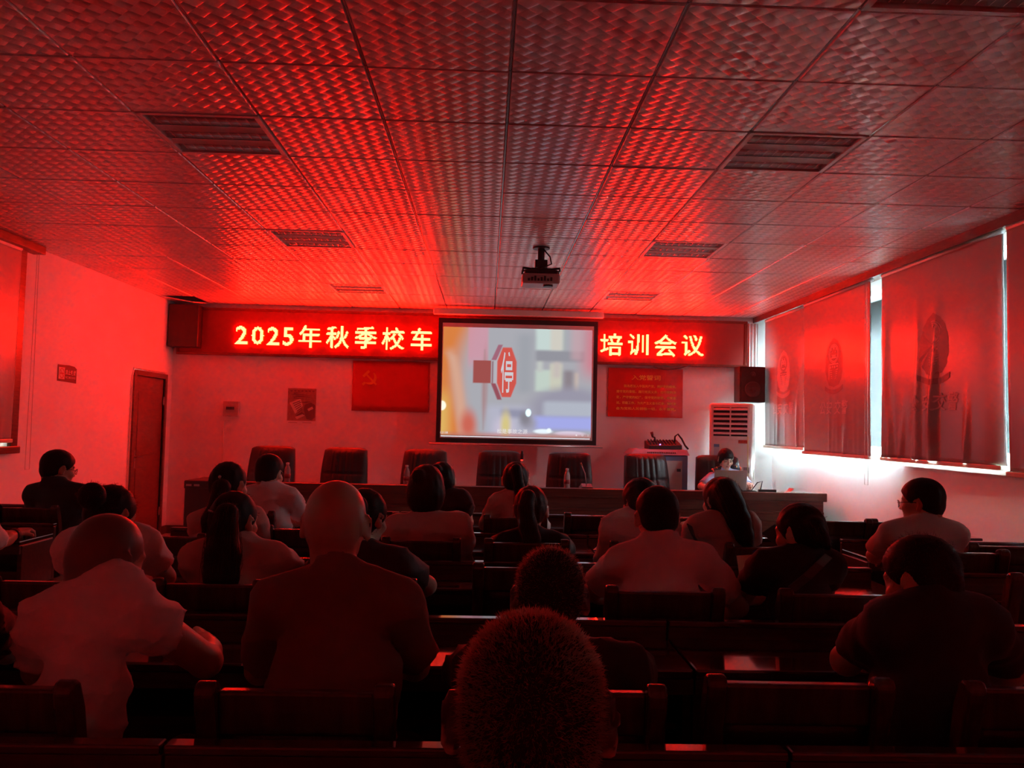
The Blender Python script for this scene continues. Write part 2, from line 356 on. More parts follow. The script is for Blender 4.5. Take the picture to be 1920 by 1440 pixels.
    if cordy is not None:
        u = 1 if cordy > (y0+y1)/2 else 0
        pts = []
        for k in range(40):
            t = k/39; zz = z1-(z1-z0+.28)*min(1, 2*t) if t < .5 else z0-.28+(z1-z0+.28)*(2*t-1)
            pts.append((x-sgn*.03, cordy+(.035 if t > .5 else -.035)*(1-abs(2*t-1)*.6), zz+(.03 if abs(t-.5) > .02 else 0)))
        MB().tube(pts, .0022, 6).build('cord', M_cord, r, smooth=True)
    return r
B1 = blind('roller_blind', 3.515, 9.085, 10.40, 1.235, 2.84, .010, 'taupe roller blind beside the corner speaker, its printed badge clearly visible', (M_print1, M_print2), curl=0)
B2 = blind('roller_blind', 3.485, 7.44, 9.035, 1.20, 2.845, .006, 'smooth red-lit roller blind left of the bright wall strip', (M_print2, M_print1), cordy=7.46)
B3 = blind('roller_blind', 3.50, 5.53, 7.25, 1.20, 2.845, .045, 'creased roller blind with shiny folds along its bottom', (M_print2, M_print1), curl=.03)
B4 = blind('roller_blind', 3.49, 3.72, 5.45, 1.165, 2.845, .012, 'roller blind cut off by the right edge of the picture', (M_print2, M_print1))
B5 = blind('roller_blind', -3.955, 5.38, 7.04, 1.20, 2.83, .008, 'roller blind in the wood-trimmed window on the left wall', (M_print2, M_print1), sgn=-1, cordy=7.24, badge=False)
# ---------------------------------------------------------------- door on the left
d = thing('door_1', None, None, (XL, (DY0+DY1)/2, 0)); tag(d, kind='structure')
M_door = wood('red-brown door veneer', (.13, .042, .026), (.18, .062, .038), .35, (6, 6, 30))
MB().bb(XL-.05, XL-.012, DY0, DY1, .005, DZ).bb(XL-.012, XL-.006, DY0+.12, DY1-.12, .2, .85).bb(XL-.012, XL-.006, DY0+.12, DY1-.12, 1.0, 1.75).build('door_leaf', M_door, d, bevel=.004); dl = bpy.data.objects['door_leaf']
MB().bb(XL-.1, XL+.02, DY0-.07, DY0, 0, DZ+.06).bb(XL-.1, XL+.02, DY1, DY1+.06, 0, DZ+.06).bb(XL-.1, XL+.02, DY0, DY1, DZ, DZ+.06).build('door_frame', M_trim, d, bevel=.006)
MB().bb(XL-.012, XL+.0, DY0+.05, DY0+.085, .86, 1.06).tube([(XL, DY0+.067, .99), (XL+.03, DY0+.067, .99), (XL+.035, DY0+.18, .985)], .009).build('door_handle', mat('steel handle', (.5, .5, .5), .3, metal=1), dl, smooth=False)
for z in (.25, 1.6): MB().tube([(XL, DY1-.005, z), (XL, DY1-.005, z+.1)], .012).build('hinge', M_metal, dl)
tag(MB().tube([(XL+.012, DY0-.12, .05), (XL+.012, DY0-.12, 1.9), (XL+.012, DY0-.08, 2.0), (XL+.012, DY1, 2.0)], .009).build('cable_conduit', M_cream, smooth=True), 'thin pale cable conduit running up beside the brown door', 'conduit')
# ---------------------------------------------------------------- light-emitting diode sign
sg = thing('led_sign', 'long red lit message sign across the front wall, partly behind the screen', 'sign', (-.3, 10.5, 2.28))
SY = 10.535
M_panel = mat('dark red sign face', (.34, .03, .02), .5); M_sframe = mat('dark red sign frame', (.22, .05, .035), .25, metal=.4)
MB().bb(-3.90, 3.29, SY, YB-.002, 2.285, 2.815).build('sign_panel', M_panel, sg)
b = MB().bb(-3.94, 3.33, SY-.006, YB-.002, 2.815, 2.85).bb(-3.94, 3.33, SY-.006, YB-.002, 2.25, 2.285).bb(-3.94, -3.90, SY-.006, YB-.002, 2.285, 2.815).bb(3.29, 3.33, SY-.006, YB-.002, 2.285, 2.815)
b.build('sign_frame', M_sframe, sg, bevel=.004)
MB().bb(-3.99, -3.62, 10.36, SY-.008, 2.33, 2.86).build('control_box', mat('dark brown control box', (.05, .016, .012), .4), sg, bevel=.008)
led = MB()
def dots(ch, cx, cz, w_, h_, n=26, halo=.0):
    v, f = text(ch, 1, .0); v = np.array(v); mn, mx = v[:, :2].min(0), v[:, :2].max(0)
    if not ch.isdigit(): c = (mn+mx)/2; v[:, :2] = (v[:, :2]-c)/.92
    else: c = (mn+mx)/2; v[:, :2] = (v[:, :2]-c)/(mx-mn)[1]; v[:, 0] *= 1.0
    T = BVHTree.FromPolygons([Vector((a, b_, 0)) for a, b_, _ in v], f)
    p = 1/n; m_ = n//2+2
    for j in range(-m_, m_+1):
        run = None
        for i in range(-m_, m_+2):
            x, y = i*p, j*p; hit = False
            if i <= m_:
                for ox, oy in ((0, 0), (.38, 0), (-.38, 0), (0, .38), (0, -.38)):
                    if T.ray_cast(Vector((x+ox*p, y+oy*p, 1)), Vector((0, 0, -1)))[0] is not None: hit = True; break
            if hit and run is None: run = i
            if not hit and run is not None:
                led.bb(cx+(run-.5)*p*w_, cx+(i-.5)*p*w_, SY-.03, SY-.001, cz+(j-.47)*p*h_, cz+(j+.47)*p*h_); run = None
for ch, px, py in (('2', 452.5, 628), ('0', 483, 629), ('2', 512, 630), ('5', 540.5, 631), ('年', 581, 631), ('秋', 633, 632), ('季', 685.5, 633), ('校', 737, 635), ('车', 790, 636), ('驾', 846, 638), ('培', 1146.5, 646), ('训', 1197, 646), ('会', 1248, 648), ('议', 1299, 648)):
    P = at(px, py, SY-.03); led = MB()
    if ch.isdigit(): dots(ch, P[0], P[2], .22, .22, 18)
    elif ch == '驾': dots(ch, P[0], P[2], .25, .25, 22)
    else: dots(ch, P[0], P[2], .275, .275)
    oc = led.build('sign_character', M_led, sg, fix=False); oc.data.materials.append(M_led2)
    for p_ in oc.data.polygons: p_.material_index = 0 if p_.normal.y < -.5 else 1
# cable under the sign
tag(MB().tube([at(1225+10*k, 688+5*math.sin(k*.55), 10.51) for k in range(8)], .006).build('power_cable', M_black, smooth=True), 'short black cable sagging under the lit sign above the oath poster', 'cable')
# ---------------------------------------------------------------- projection screen
sc_ = thing('projection_screen', 'pulled-down projection screen showing a stop sign and a car', 'screen', (.36, 10.2, 1.2))
scY = 10.22
A = [at(x, y, scY) for x, y in ((829, 606), (1114, 611), (1110, 826), (826, 821))]
x0, x1, z0, z1 = (A[0][0]+A[3][0])/2, (A[1][0]+A[2][0])/2, (A[2][2]+A[3][2])/2, (A[0][2]+A[1][2])/2
MB().bb(x0-.05, x1+.05, scY, scY+.003, z0-.055, z1+.06).build('screen_border', mat('black screen border', (.03, .015, .015), .7), sc_)
MB().bb(x0, x1, scY-.003, scY-.0005, z0, z1).build('screen_fabric', mat('white screen fabric', (.75, .74, .73), .8), sc_)
MB().bb(x0-.12, x1+.12, scY-.03, scY+.06, 2.80, 2.875).build('screen_case', M_white, sc_, bevel=.012)
MB().tube([(x0-.13, scY, z0-.075), (x1+.13, scY, z0-.075)], .014, 12).build('weight_bar', M_metal, sc_, smooth=True)
NX, NZ = 200, 150
px0, px1, pz0, pz1 = x0+.01, x1-.02, z0+.035, z1-.05
U, V_ = np.meshgrid(np.linspace(0, 1, NX), np.linspace(0, 1, NZ), indexing='ij')
def sm(e0, e1, x): t = np.clip((x-e0)/(e1-e0), 0, 1); return t*t*(3-2*t)
col = np.zeros((NX, NZ, 3)); col[:] = (.30, .30, .33)
def put(mask, c): global col; col = col*(1-mask[..., None])+np.array(c)*mask[..., None]
def bx(a, b_, c, d_, s=.02): return sm(a-s, a+s, U)*(1-sm(b_-s, b_+s, U))*sm(c-s, c+s, V_)*(1-sm(d_-s, d_+s, V_))
def el(cx, cy, rx, ry, s=.15): return 1-sm(1-s, 1+s, np.hypot((U-cx)/rx, (V_-cy)/ry))
put(bx(.62, .80, .8, 1.1), (.42, .50, .48)); put(bx(.80, .82, .8, 1.1), (.3, .33, .33)); put(bx(.72, .80, .8, 1.1), (.47, .45, .40))
put(bx(.62, .80, .42, .62), (.40, .47, .42)); put(bx(.72, .80, .42, .68), (.44, .44, .36)); put(bx(.63, .67, .60, .72), (.4, .42, .4)); put(bx(.74, .79, .55, .72, .03), (.42, .37, .35))
put(bx(.62, .95, .70, .80), (.22, .22, .25)); put(bx(.88, .91, .42, .6), (.43, .36, .32)); put(bx(.81, .88, .35, .62, .03), (.20, .17, .19)); put(bx(.5, .6, .4, .95, .05), (.26, .27, .30))
put(sm(.86, 1.05, U)*sm(.45, .7, V_), (.50, .13, .17)); put(bx(.86, .93, .72, 1.1, .03)*.6, (.44, .27, .30))
put((1-sm(.10, .30, U+.10*np.sin(3*V_))), (.52, .16, .04)); put((1-sm(.16, .24, np.abs(U-.235)*3))*sm(.55, .75, V_)*.8, (.48, .22, .28))
put((1-sm(.0, .06, np.abs(U-.05-.10*np.clip((.75-V_)*1.3, 0, 1)**.6)))*(1-sm(.7, .85, V_)), (.50, .28, .20)); put((1-sm(.0, .10, U))*(1-sm(.25, .5, V_)), (.55, .33, .09))
put(bx(.30, .62, -.1, .28, .05), (.34, .34, .42)); put(bx(.40, .56, .17, .25, .03), (.22, .22, .30)); put(el(.42, .07, .06, .1, .75), (.45, .40, .50)); put(el(.18, .10, .05, .12, .75), (.45, .10, .07)); put(el(.43, .1, .03, .12, .75), (.5, .42, .18)); put(bx(.275, .285, .05, .8, .006)*.5, (.25, .2, .2))
put(el(.285, .45, .02, .3, .6)*.5, (.3, .12, .12))
put(el(.86, .26, .27, .20, .3)*sm(.0, .02, V_-.03), (.24, .23, .29)); put(bx(.68, 1.1, .19, .33, .03)*el(.86, .24, .24, .17, .2), (.33, .35, .41)); put(bx(.60, 1.1, .07, .19, .03)*sm(.55, .66, U), (.28, .30, .60)); put(el(.58, .12, .05, .06, .75), (.25, .24, .3)); put(el(.56, .17, .035, .06, .75), (.18, .17, .2)); put(el(.58, .22, .018, .035, .2), (.72, .95, 1.0)); put(el(.0, .27, .03, .045, .15), (.85, .80, .62))
put(el(.68, .05, .06, .022, .3), (.62, .70, .75)); put(el(.86, .035, .10, .022, .3), (.52, .45, .55)); put(el(.72, .06, .015, .02, .3), (.7, .8, .85))
put((1-sm(.0, .05, V_))*.7, (.40, .13, .10))
def poly(ps):
    m_ = np.ones_like(U)
    for k in range(len(ps)):
        (a, b_), (c, d_) = ps[k], ps[(k+1) % len(ps)]; nx, ny = (d_-b_), -(c-a); l = math.hypot(nx, ny); m_ = np.minimum(m_, 1-sm(-.004, .004, -((U-a)*nx+(V_-b_)*ny)/l*-1))
    return m_
put(poly([(.205, .485), (.325, .485), (.325, .695), (.205, .695)]), (.26, .06, .055))
put(poly([(.325, .47), (.36, .47), (.36, .70), (.325, .70)]), (.34, .33, .36)); put(poly([(.33, .485), (.34, .485), (.34, .69), (.33, .69)]), (.2, .1, .12))
put(poly([(.325, .485), (.37, .335), (.40, .335), (.36, .485)]), (.23, .06, .08)); put(poly([(.36, .70), (.40, .845), (.37, .845), (.325, .70)]), (.27, .10, .14))
put(poly([(.355, .49), (.40, .36), (.40, .82), (.355, .69)]), (.36, .34, .37))
put(poly([(.365, .49), (.40, .36), (.46, .36), (.495, .49), (.495, .69), (.46, .82), (.40, .82), (.365, .69)]), (.47, .07, .055))
mb = MB().grid(lambda u, v: (px0+(px1-px0)*u, scY-.005, pz0+(pz1-pz0)*v), NX-1, NZ-1)
po = mb.build('projected_picture', glow_attr('projected light', 'picture', 1.0), sc_, fix=False)
ca = po.data.color_attributes.new('picture', 'FLOAT_COLOR', 'POINT'); ca.data.foreach_set('color', np.concatenate([col, np.ones((NX, NZ, 1))], -1).astype(np.float32).ravel())
def scr(u, v, e=.008): return (px0+(px1-px0)*u, scY-e, pz0+(pz1-pz0)*v)
v, f = text('停', 1, .008); v = centred(v); P = scr(.432, .59)
MB().add(v*np.array([.165, .54, 1]), f, FRONT(*P)).build('stop_lettering', glow('pale projected lettering', (.46, .44, .47)), sc_, fix=False)
v, f = text('松是事故之源', .062, 0, 1.05); v = centred(v); mb = MB().add(v, f, FRONT(*scr(.475, .045)))
v, f = text('1:21:08', .034); mb.add(centred(v), f, FRONT(*scr(.022, .022)))
P = scr(.905, .022); mb.add([(-.012, -.006, 0), (-.004, -.006, 0), (.006, -.014, 0), (.006, .014, 0), (-.004, .006, 0), (-.012, .006, 0)], [(0, 1, 2, 3, 4, 5)], FRONT(*P))
P = scr(.945, .022); mb.add([(-.01, -.01, 0), (.01, -.01, 0), (.01, .01, 0), (-.01, .01, 0), (-.007, -.007, 0), (.007, -.007, 0), (.007, .007, 0), (-.007, .007, 0)], [(0, 1, 5, 4), (1, 2, 6, 5), (2, 3, 7, 6), (3, 0, 4, 7)], FRONT(*P))
P = scr(.982, .022)
for q in (-1, 0, 1): mb.add([(-.003, -.003+q*.01, 0), (.003, -.003+q*.01, 0), (.003, .003+q*.01, 0), (-.003, .003+q*.01, 0)], [(0, 1, 2, 3)], FRONT(*P))
mb.build('subtitle_lettering', glow('projected subtitle', (.62, .58, .60)), sc_, fix=False)
MB().bb(px0, px1-.01, scY-.008, scY-.006, pz0-.018, pz0-.010).build('progress_bar', glow('projected progress bar', (.70, .68, .72)), sc_)
# ================================================================ things on the front wall
def wallrect(pxs, Y): P = [at(x, y, Y) for x, y in pxs]; return P[0][0], P[1][0], P[1][2], P[0][2]
WY = YB-.001
# oath poster: red glossy board
a0, a1, c0, c1 = wallrect(((1141, 689), (1279.5, 784)), YB-.02)
M_gloss = mat('glossy red board', (.62, .022, .012), .16, bump=.12, bscale=14, coat=.6)
r = thing('oath_poster', 'glossy red poster with rows of gold writing right of the screen', 'poster', ((a0+a1)/2, YB, c0))
MB().bb(a0, a1, YB-.018, YB-.001, c0, c1).build('board', M_gloss, r)
W, Hh = a1-a0, c1-c0
v, f = text('入党誓词', W*.072, .001, 1.0); v = centred(v); v[:, 0] *= 1.38
mb = MB().add(v, f, FRONT((a0+a1)/2+.005, YB-.0195, c1-Hh*.19))
mb.build('poster_title', M_gold, r, fix=False)
rows = ['　　我志愿加入中国共产党，拥护党的纲领，', '遵守党的章程，履行党员义务，执行党的决', '定，严守党的纪律，保守党的秘密，对党忠', '诚，积极工作，为共产主义奋斗终身，随时准', '备为党和人民牺牲一切，永不叛党。']
for k, t in enumerate(rows):
    v, f = text(t, W*.040, .0004); v = np.array(v); mn, mx = v[:, 0].min(), v[:, 0].max()
    L0 = .21 if k == 0 else .11; L1 = .91
    v[:, 0] = (v[:, 0]-mn)/(mx-mn)*(L1-L0)*W+L0*W+a0; v[:, 1] -= W*.013
    MB().add(np.c_[v[:, 0], np.full(len(v), YB-.0195), v[:, 1]+c1-Hh*(.37+.115*k)], f).build('text_line', M_gold, r, fix=False)

# flag left of the screen
a0, a1, c0, c1 = wallrect(((662, 676), (804, 773)), YB-.02)
r = thing('red_flag', 'plain red flag with a hammer and sickle left of the screen', 'flag', ((a0+a1)/2, YB, c0))
M_flag = mat('red flag cloth', (.60, .025, .012), .7, sheen=.3)
MB().grid(lambda u, v: (a0+(a1-a0)*u, YB-.012-.004*math.sin(9*u+2*v), c0+(c1-c0)*v), 24, 8).build('flag_cloth', M_flag, r, smooth=True, fix=False).modifiers.new('cloth', 'SOLIDIFY').thickness = .002
ex, ez, er = a0+(a1-a0)*.225, c0+(c1-c0)*.66, .085
V = []; F = []
for k in range(25):
    t = math.radians(55-k*8.2); w_ = .032*math.sin(math.pi*min(1, (k+1)/24))**.6+.004
    for q in (er, er-w_): V.append((q*math.cos(t), q*math.sin(t), 0))
F = [(2*k, 2*k+1, 2*k+3, 2*k+2) for k in range(24)]
mb = MB().add(V, F, FRONT(ex, YB-.024, ez))
def bar(x0, y0, x1, y1, w_):
    d = np.array([x1-x0, y1-y0]); d /= np.linalg.norm(d); n = np.array([-d[1], d[0]])*w_/2
    mb.add([(x0+n[0], y0+n[1], 0), (x0-n[0], y0-n[1], 0), (x1-n[0], y1-n[1], 0), (x1+n[0], y1+n[1], 0)], [(0, 1, 2, 3)], FRONT(ex, YB-.0245, ez))
bar(-.045, .045, .085, -.085, .022); bar(-.085, .015, -.01, .09, .032); bar(-.06, -.06, -.09, -.09, .03)
mb.build('hammer_and_sickle', mat('faded gold dye', (.75, .30, .03), .6), r, fix=False)
# picture poster
a0, a1, c0, c1 = wallrect(((538, 727), (592, 798)), YB-.01)
r = thing('picture_poster', 'small picture poster with a scroll drawing on the front wall', 'poster', ((a0+a1)/2, YB, c0))
MB().bb(a0, a1, YB-.004, YB, c0, c1).build('sheet', M_paper, r)
M_p1, M_p2, M_p3 = mat('poster brown print', (.36, .17, .12), .6, noise=.5, nscale=40), mat('poster dark print', (.16, .06, .05), .6), mat('poster pale print', (.72, .6, .5), .6)
W, Hh = a1-a0, c1-c0
fr = lambda e: frame((a0, YB-.004-e, c0), (W, 0, 0), (0, 0, Hh), (0, -1, 0))
MB().add([(.04, .12, 0), (.98, .12, 0), (.98, .99, 0), (.04, .99, 0)], [(0, 1, 2, 3)], fr(.001)).build('picture', M_p1, r, fix=False)
mb = MB()
for ps in ([(.60, .55), (.80, .62), (.95, .55), (.96, .22), (.85, .14), (.68, .17), (.62, .30), (.58, .44)], [(.32, .26), (.52, .36), (.62, .30), (.5, .22)]): mb.add([(x, y, 0) for x, y in ps], [tuple(range(len(ps)))], fr(.0018))
for k in range(7): mb.add([(.1+.12*k, .93, 0), (.16+.12*k, .90, 0), (.22+.12*k, .93, 0), (.16+.12*k, .94, 0)], [(0, 1, 2, 3)], fr(.0018))
for k in range(6): mb.add([(.08+.8*RNG.random()+dx_, .6+.3*k/6+dy_, 0) for dx_, dy_ in ((0, 0), (.07, .02), (.05, .05))], [(0, 1, 2)], fr(.0018))
for x in (.08, .55): mb.add([(x, .065, 0), (x+.3, .065, 0), (x+.3, .075, 0), (x, .075, 0)], [(0, 1, 2, 3)], fr(.0012))
mb.build('dark_print', M_p2, r, fix=False)
mb = MB().add([(.10, .60, 0), (.46, .72, 0), (.55, .52, 0), (.30, .30, 0)], [(0, 1, 2, 3)], fr(.0016)).add([(.30, .22, 0), (.55, .30, 0), (.62, .26, 0), (.36, .16, 0)], [(0, 1, 2, 3)], fr(.002)).add([(.70, .44, 0), (.86, .51, 0), (.90, .45, 0), (.74, .38, 0)], [(0, 1, 2, 3)], fr(.0025))
mb.build('scroll_print', M_p3, r, fix=False)
mb = MB()
for k in range(6): mb.add([(.21+.035*k, .585-.05*k, 0), (.45+.015*k, .665-.045*k, 0), (.455+.015*k, .645-.045*k, 0), (.215+.035*k, .565-.05*k, 0)], [(0, 1, 2, 3)], fr(.0022))
mb.build('scroll_lines', M_p2, r, fix=False)
# electrical panel, conduit, switch
a0, a1, c0, c1 = wallrect(((419, 752), (447, 781)), YB-.05)
r = thing('breaker_box', 'small wall breaker box left of the picture poster', 'electrical box', ((a0+a1)/2, YB, c0))
MB().bb(a0, a1, YB-.06, YB, c0, c1).build('cover', mat('aged box enamel', (.50, .42, .40), .5), r, bevel=.006)
MB().bb(a0+.03, a1-.03, YB-.064, YB-.058, c0+.05, c1-.05).build('door_panel', mat('breaker box flap', (.42, .34, .32), .4), r, bevel=.003)
mb = MB()
for k in range(5): mb.bb(a0+.045+.02*k, a0+.059+.02*k, YB-.072, YB-.062, c0+.085, c0+.12)
mb.build('breakers', M_black, r)
P = at(419, 790, YB-.02)
tag(MB().bb(P[0]-.008, P[0]+.008, YB-.016, YB, .1, P[2]).bb(P[0]-.008, P[0]+.06, YB-.016, YB, P[2], P[2]+.02).build('cable_trunking', M_cream), 'thin cream cable trunking running down below the breaker box', 'cable trunking')
a0, a1, c0, c1 = wallrect(((422, 799), (433, 811)), YB-.01)
r = thing('light_switch', 'square pale wall switch under the breaker box', 'switch', ((a0+a1)/2, YB, c0))
MB().bb(a0, a1, YB-.01, YB, c0, c1).build('plate', M_cream, r, bevel=.003); MB().bb(a0+.02, a1-.02, YB-.016, YB-.009, c0+.02, c1-.02).build('rocker', M_white, r, bevel=.002)
a0, a1, c0, c1 = wallrect(((1331, 758), (1343, 771)), YB-.01)
r = thing('wall_socket', 'white wall socket left of the air conditioner top', 'socket', ((a0+a1)/2, YB, c0))
MB().bb(a0, a1, YB-.012, YB, c0, c1).build('plate', M_white, r, bevel=.003); MB().bb((a0+a1)/2-.02, (a0+a1)/2+.02, YB-.05, YB-.011, c0+.005, c0+.045).build('plug', M_cream, r, bevel=.004)
mb = MB(); xx = (a0+a1)/2
for q in (-.018, .018): mb.tube([(xx+q*.3, YB-.04, c0+.01), (xx+q, YB-.03, c0-.15), (xx+q*1.5, YB-.035, c0-.4), (xx+q, YB-.03, .6), (xx, YB-.03, .02)], .008)
mb.build('hanging_cord', M_cream, r, smooth=True)
# no smoking sign on the left wall
r = thing('no_smoking_sign', 'dark no smoking sign stuck on the left wall', 'sign', (XL, 7.98, 1.76))
LF = lambda e: frame((XL+e, 7.98, 1.835), (0, 1, 0), (0, 0, 1), (1, 0, 0))
MB().prism([(-.175, -.075), (.0, -.078), (.175, -.085), (.175, .055), (.13, .075), (.03, .082), (-.175, .078)], .0005, .004, LF(0)).build('plate', mat('dark sign plate', (.05, .012, .012), .5), r)
M_pale = mat('pale sign print', (.62, .45, .42), .5)
mb = MB().add([(-.16, -.055, 0), (-.05, -.055, 0), (-.05, .055, 0), (-.16, .055, 0)], [(0, 1, 2, 3)], LF(.005))
v, f = text('禁止吸烟', .05, .001); v = centred(v); mb.add(v*np.array([1., 1, 1])+[.06, .013, 0], f, LF(.005))
v, f = text('NO SMOKING', .03, .0003); v = centred(v); mb.add(v+[.06, -.035, 0], f, LF(.005))
mb.build('sign_print', M_pale, r, fix=False)
mb = MB(); V = []
for k in range(24):
    t = 2*math.pi*k/24
    V += [(-.105+.045*math.sin(t), .048*math.cos(t), 0), (-.105+.037*math.sin(t), .04*math.cos(t), 0)]
mb.add(V, [(2*k, 2*k+1, (2*k+3) % 48, (2*k+2) % 48) for k in range(24)], LF(.006))
mb.add([(-.135, .027, 0), (-.13, .032, 0), (-.075, -.027, 0), (-.08, -.032, 0)], [(0, 1, 2, 3)], LF(.0065)).add([(-.14, -.008, 0), (-.07, -.008, 0), (-.07, .004, 0), (-.14, .004, 0)], [(0, 1, 2, 3)], LF(.006))
mb.build('prohibition_symbol', mat('red sign print', (.4, .03, .03), .5), r, fix=False)
# loudspeaker and curtain in the right corner
P = at(1386, 687, 10.3); Q = at(1434, 755, 10.3)
r = thing('wall_speaker', 'dark wall-hung loudspeaker above the air conditioner', 'loudspeaker', ((P[0]+Q[0])/2, 10.42, Q[2]))
M_spk = mat('dark speaker cabinet', (.035, .022, .02), .6)
MB().bb(P[0], Q[0], 10.28, 10.52, Q[2], P[2]).build('cabinet', M_spk, r, bevel=.01)
MB().bb(P[0]+.02, Q[0]-.02, 10.27, 10.281, Q[2]+.02, P[2]-.02).build('grille', mat('speaker grille', (.05, .035, .03), .7, bump=.4, bscale=400), r)
mx_ = (P[0]+Q[0])/2
MB().lathe([(.10, 0), (.10, .012), (.085, .016), (.06, .004), (.03, .004), (.028, .012), (.0, .016)], 28, frame((mx_, 10.27, Q[2]+.16), (1, 0, 0), (0, 0, 1), (0, -1, 0))).build('woofer', mat('speaker cone', (.07, .05, .045), .5), r, smooth=True)
MB().lathe([(.035, 0), (.035, .008), (.02, .004), (0, .01)], 20, frame((mx_, 10.27, P[2]-.1), (1, 0, 0), (0, 0, 1), (0, -1, 0))).build('tweeter', mat('tweeter', (.07, .05, .045), .5), r, smooth=True)
MB().bb(mx_-.03, mx_+.03, 10.52, YB, Q[2]+.15, Q[2]+.25).build('bracket', M_black, r)
P = at(1402, 606, 10.5); Q = at(1418, 688, 10.5)
tag(MB().grid(lambda u, v: (P[0]+(Q[0]-P[0]+.03)*u, 10.53+.012*math.sin(u*22), Q[2]-.1+(P[2]-Q[2]+.1)*v), 40, 6).build('curtain', mat('white curtain cloth', (.8, .8, .78), .8), smooth=True, fix=False), 'narrow pleated white curtain in the corner above the loudspeaker', 'curtain').modifiers.new('cloth', 'SOLIDIFY').thickness = .003
# air conditioner, standing across the corner
P = at(1330, 757, 10.15); Hc = at(1375, 757, 10.15)[2]
r = thing('air_conditioner', 'tall cream floor-standing air conditioner in the right corner', 'air conditioner', (3.03, 10.14, 0))
RA = np.array(Matrix.Translation((3.03, 10.16, 0))@Matrix.Rotation(math.radians(-24), 4, 'Z'))
w2, dp = .255, .17
o = MB().bb(-w2, w2, -dp, dp, .0, Hc, RA).build('cabinet', M_cream, r, bevel=.03, seg=4)
mb = MB(); n_ = 6; zt = Hc-.05; zb = Hc-.40
MB().bb(-w2+.05, w2-.05, -dp-.002, -dp+.01, zb, zt, RA).build('outlet_recess', M_dark, r)
for k in range(n_):
    z = zb+(k+.35)*(zt-zb)/n_; mb.add([(-w2+.045, -dp-.022, z), (w2-.045, -dp-.022, z), (w2-.045, -dp-.022, z+.016), (-w2+.045, -dp-.022, z+.016), (-w2+.045, -dp-.001, z+.016), (w2-.045, -dp-.001, z+.016), (w2-.045, -dp-.001, z+.03), (-w2+.045, -dp-.001, z+.03)], [(0, 1, 2, 3), (3, 2, 6, 7), (7, 6, 5, 4), (0, 4, 5, 1), (0, 3, 7, 4), (1, 5, 6, 2)], RA)
for x in (-w2+.045, 0, w2-.045): mb.bb(x-.008, x+.008, -dp-.018, -dp, zb, zt, RA)
mb.build('louvre', M_white, r)
mb = MB().bb(-w2+.03, w2-.03, -dp-.006, -dp, .75, zb-.03, RA); mb.build('front_panel', mat('cream front panel', (.80, .79, .74), .35), r, bevel=.01); fp = bpy.data.objects['front_panel.001'] if 'front_panel.001' in bpy.data.objects else bpy.data.objects['front_panel']
mb = MB().bb(-w2+.06, -w2+.125, -dp-.009, -dp-.006, zb-.25, zb-.10, RA); mb.build('energy_label', mat('pale blue energy label', (.55, .65, .78), .5), fp)
mb = MB().bb(-w2+.06, -w2+.125, -dp-.011, -dp-.009, zb-.135, zb-.10, RA).bb(-w2+.06, -w2+.125, -dp-.011, -dp-.009, zb-.25, zb-.24, RA); mb.build('label_band', mat('blue label band', (.12, .30, .58), .5), fp)
mb = MB().bb(w2-.16, w2-.05, -dp-.009, -dp-.006, zb-.085, zb-.045, RA); mb.build('red_sticker', mat('red and gold sticker', (.5, .08, .04), .5, noise=.7, nscale=60), fp)
MB().bb(w2-.10, w2-.03, -dp-.012, -dp-.006, .93, 1.0, RA).build('display', mat('grey display', (.25, .22, .21), .3), r)
MB().bb(w2-.055, w2-.04, -dp-.012, -dp-.001, .6, Hc-.12, RA).build('yellowed_strip', mat('yellowed plastic', (.72, .74, .40), .4), r)
MB().bb(w2, w2+.002, -.02, .02, .85, 1.08, RA).build('side_label', mat('faded side label', (.5, .5, .36), .5), r)
# teaching console with mixer
P = at(1186, 843, 9.95); Q = at(1290, 843, 9.95)
zt = (P[2]+Q[2])/2; xa, xb = P[0]+.06, Q[0]; ya, yb = 9.95, 10.45
r = thing('teaching_console', 'blue and beige steel console cabinet behind the last leather chairs', 'cabinet', ((xa+xb)/2, 10.2, 0))
M_blue = mat('blue-grey enamel', (.20, .25, .42), .35); M_beige = mat('beige enamel', (.62, .60, .54), .45)
MB().bb(xa, xb, ya, yb, 0, zt-.07).build('cabinet', M_blue, r, bevel=.008)
MB().bb(xa+.05, xb-.07, ya-.012, ya, .06, zt-.13).build('door', M_beige, r, bevel=.004); dr = bpy.data.objects['door']
MB().bb(xb-.135, xb-.09, ya-.02, ya-.011, .93, .965).build('lock', M_black, dr)
MB().add([(xa-.09, ya-.03, zt-.065), (xb+.015, ya-.03, zt-.065), (xb+.015, yb, zt-.065), (xa-.09, yb, zt-.065), (xa-.02, ya+.03, zt), (xb-.0, ya+.03, zt), (xb-.0, yb, zt), (xa-.02, yb, zt)], [(0, 1, 5, 4), (1, 2, 6, 5), (2, 3, 7, 6), (3, 0, 4, 7), (4, 5, 6, 7), (0, 3, 2, 1)]).build('lid', mat('grey-blue lid', (.30, .31, .42), .4), r, bevel=.004)
mb = MB()
for k in range(16): mb.bb(xa+.12+.022*k, xa+.132+.022*k, ya-.013, ya+.012, zt-.045, zt-.03)
mb.build('vent_slots', M_dark, r)
P = at(1213, 835, 10.15); Q = at(1274, 836, 10.15)
r = thing('audio_mixer', 'small dark audio mixer with cables on top of the console', 'audio mixer', ((P[0]+Q[0])/2, 10.15, zt))
M_mix = mat('dark mixer shell', (.06, .035, .035), .45); x0_, x1_ = P[0], Q[0]
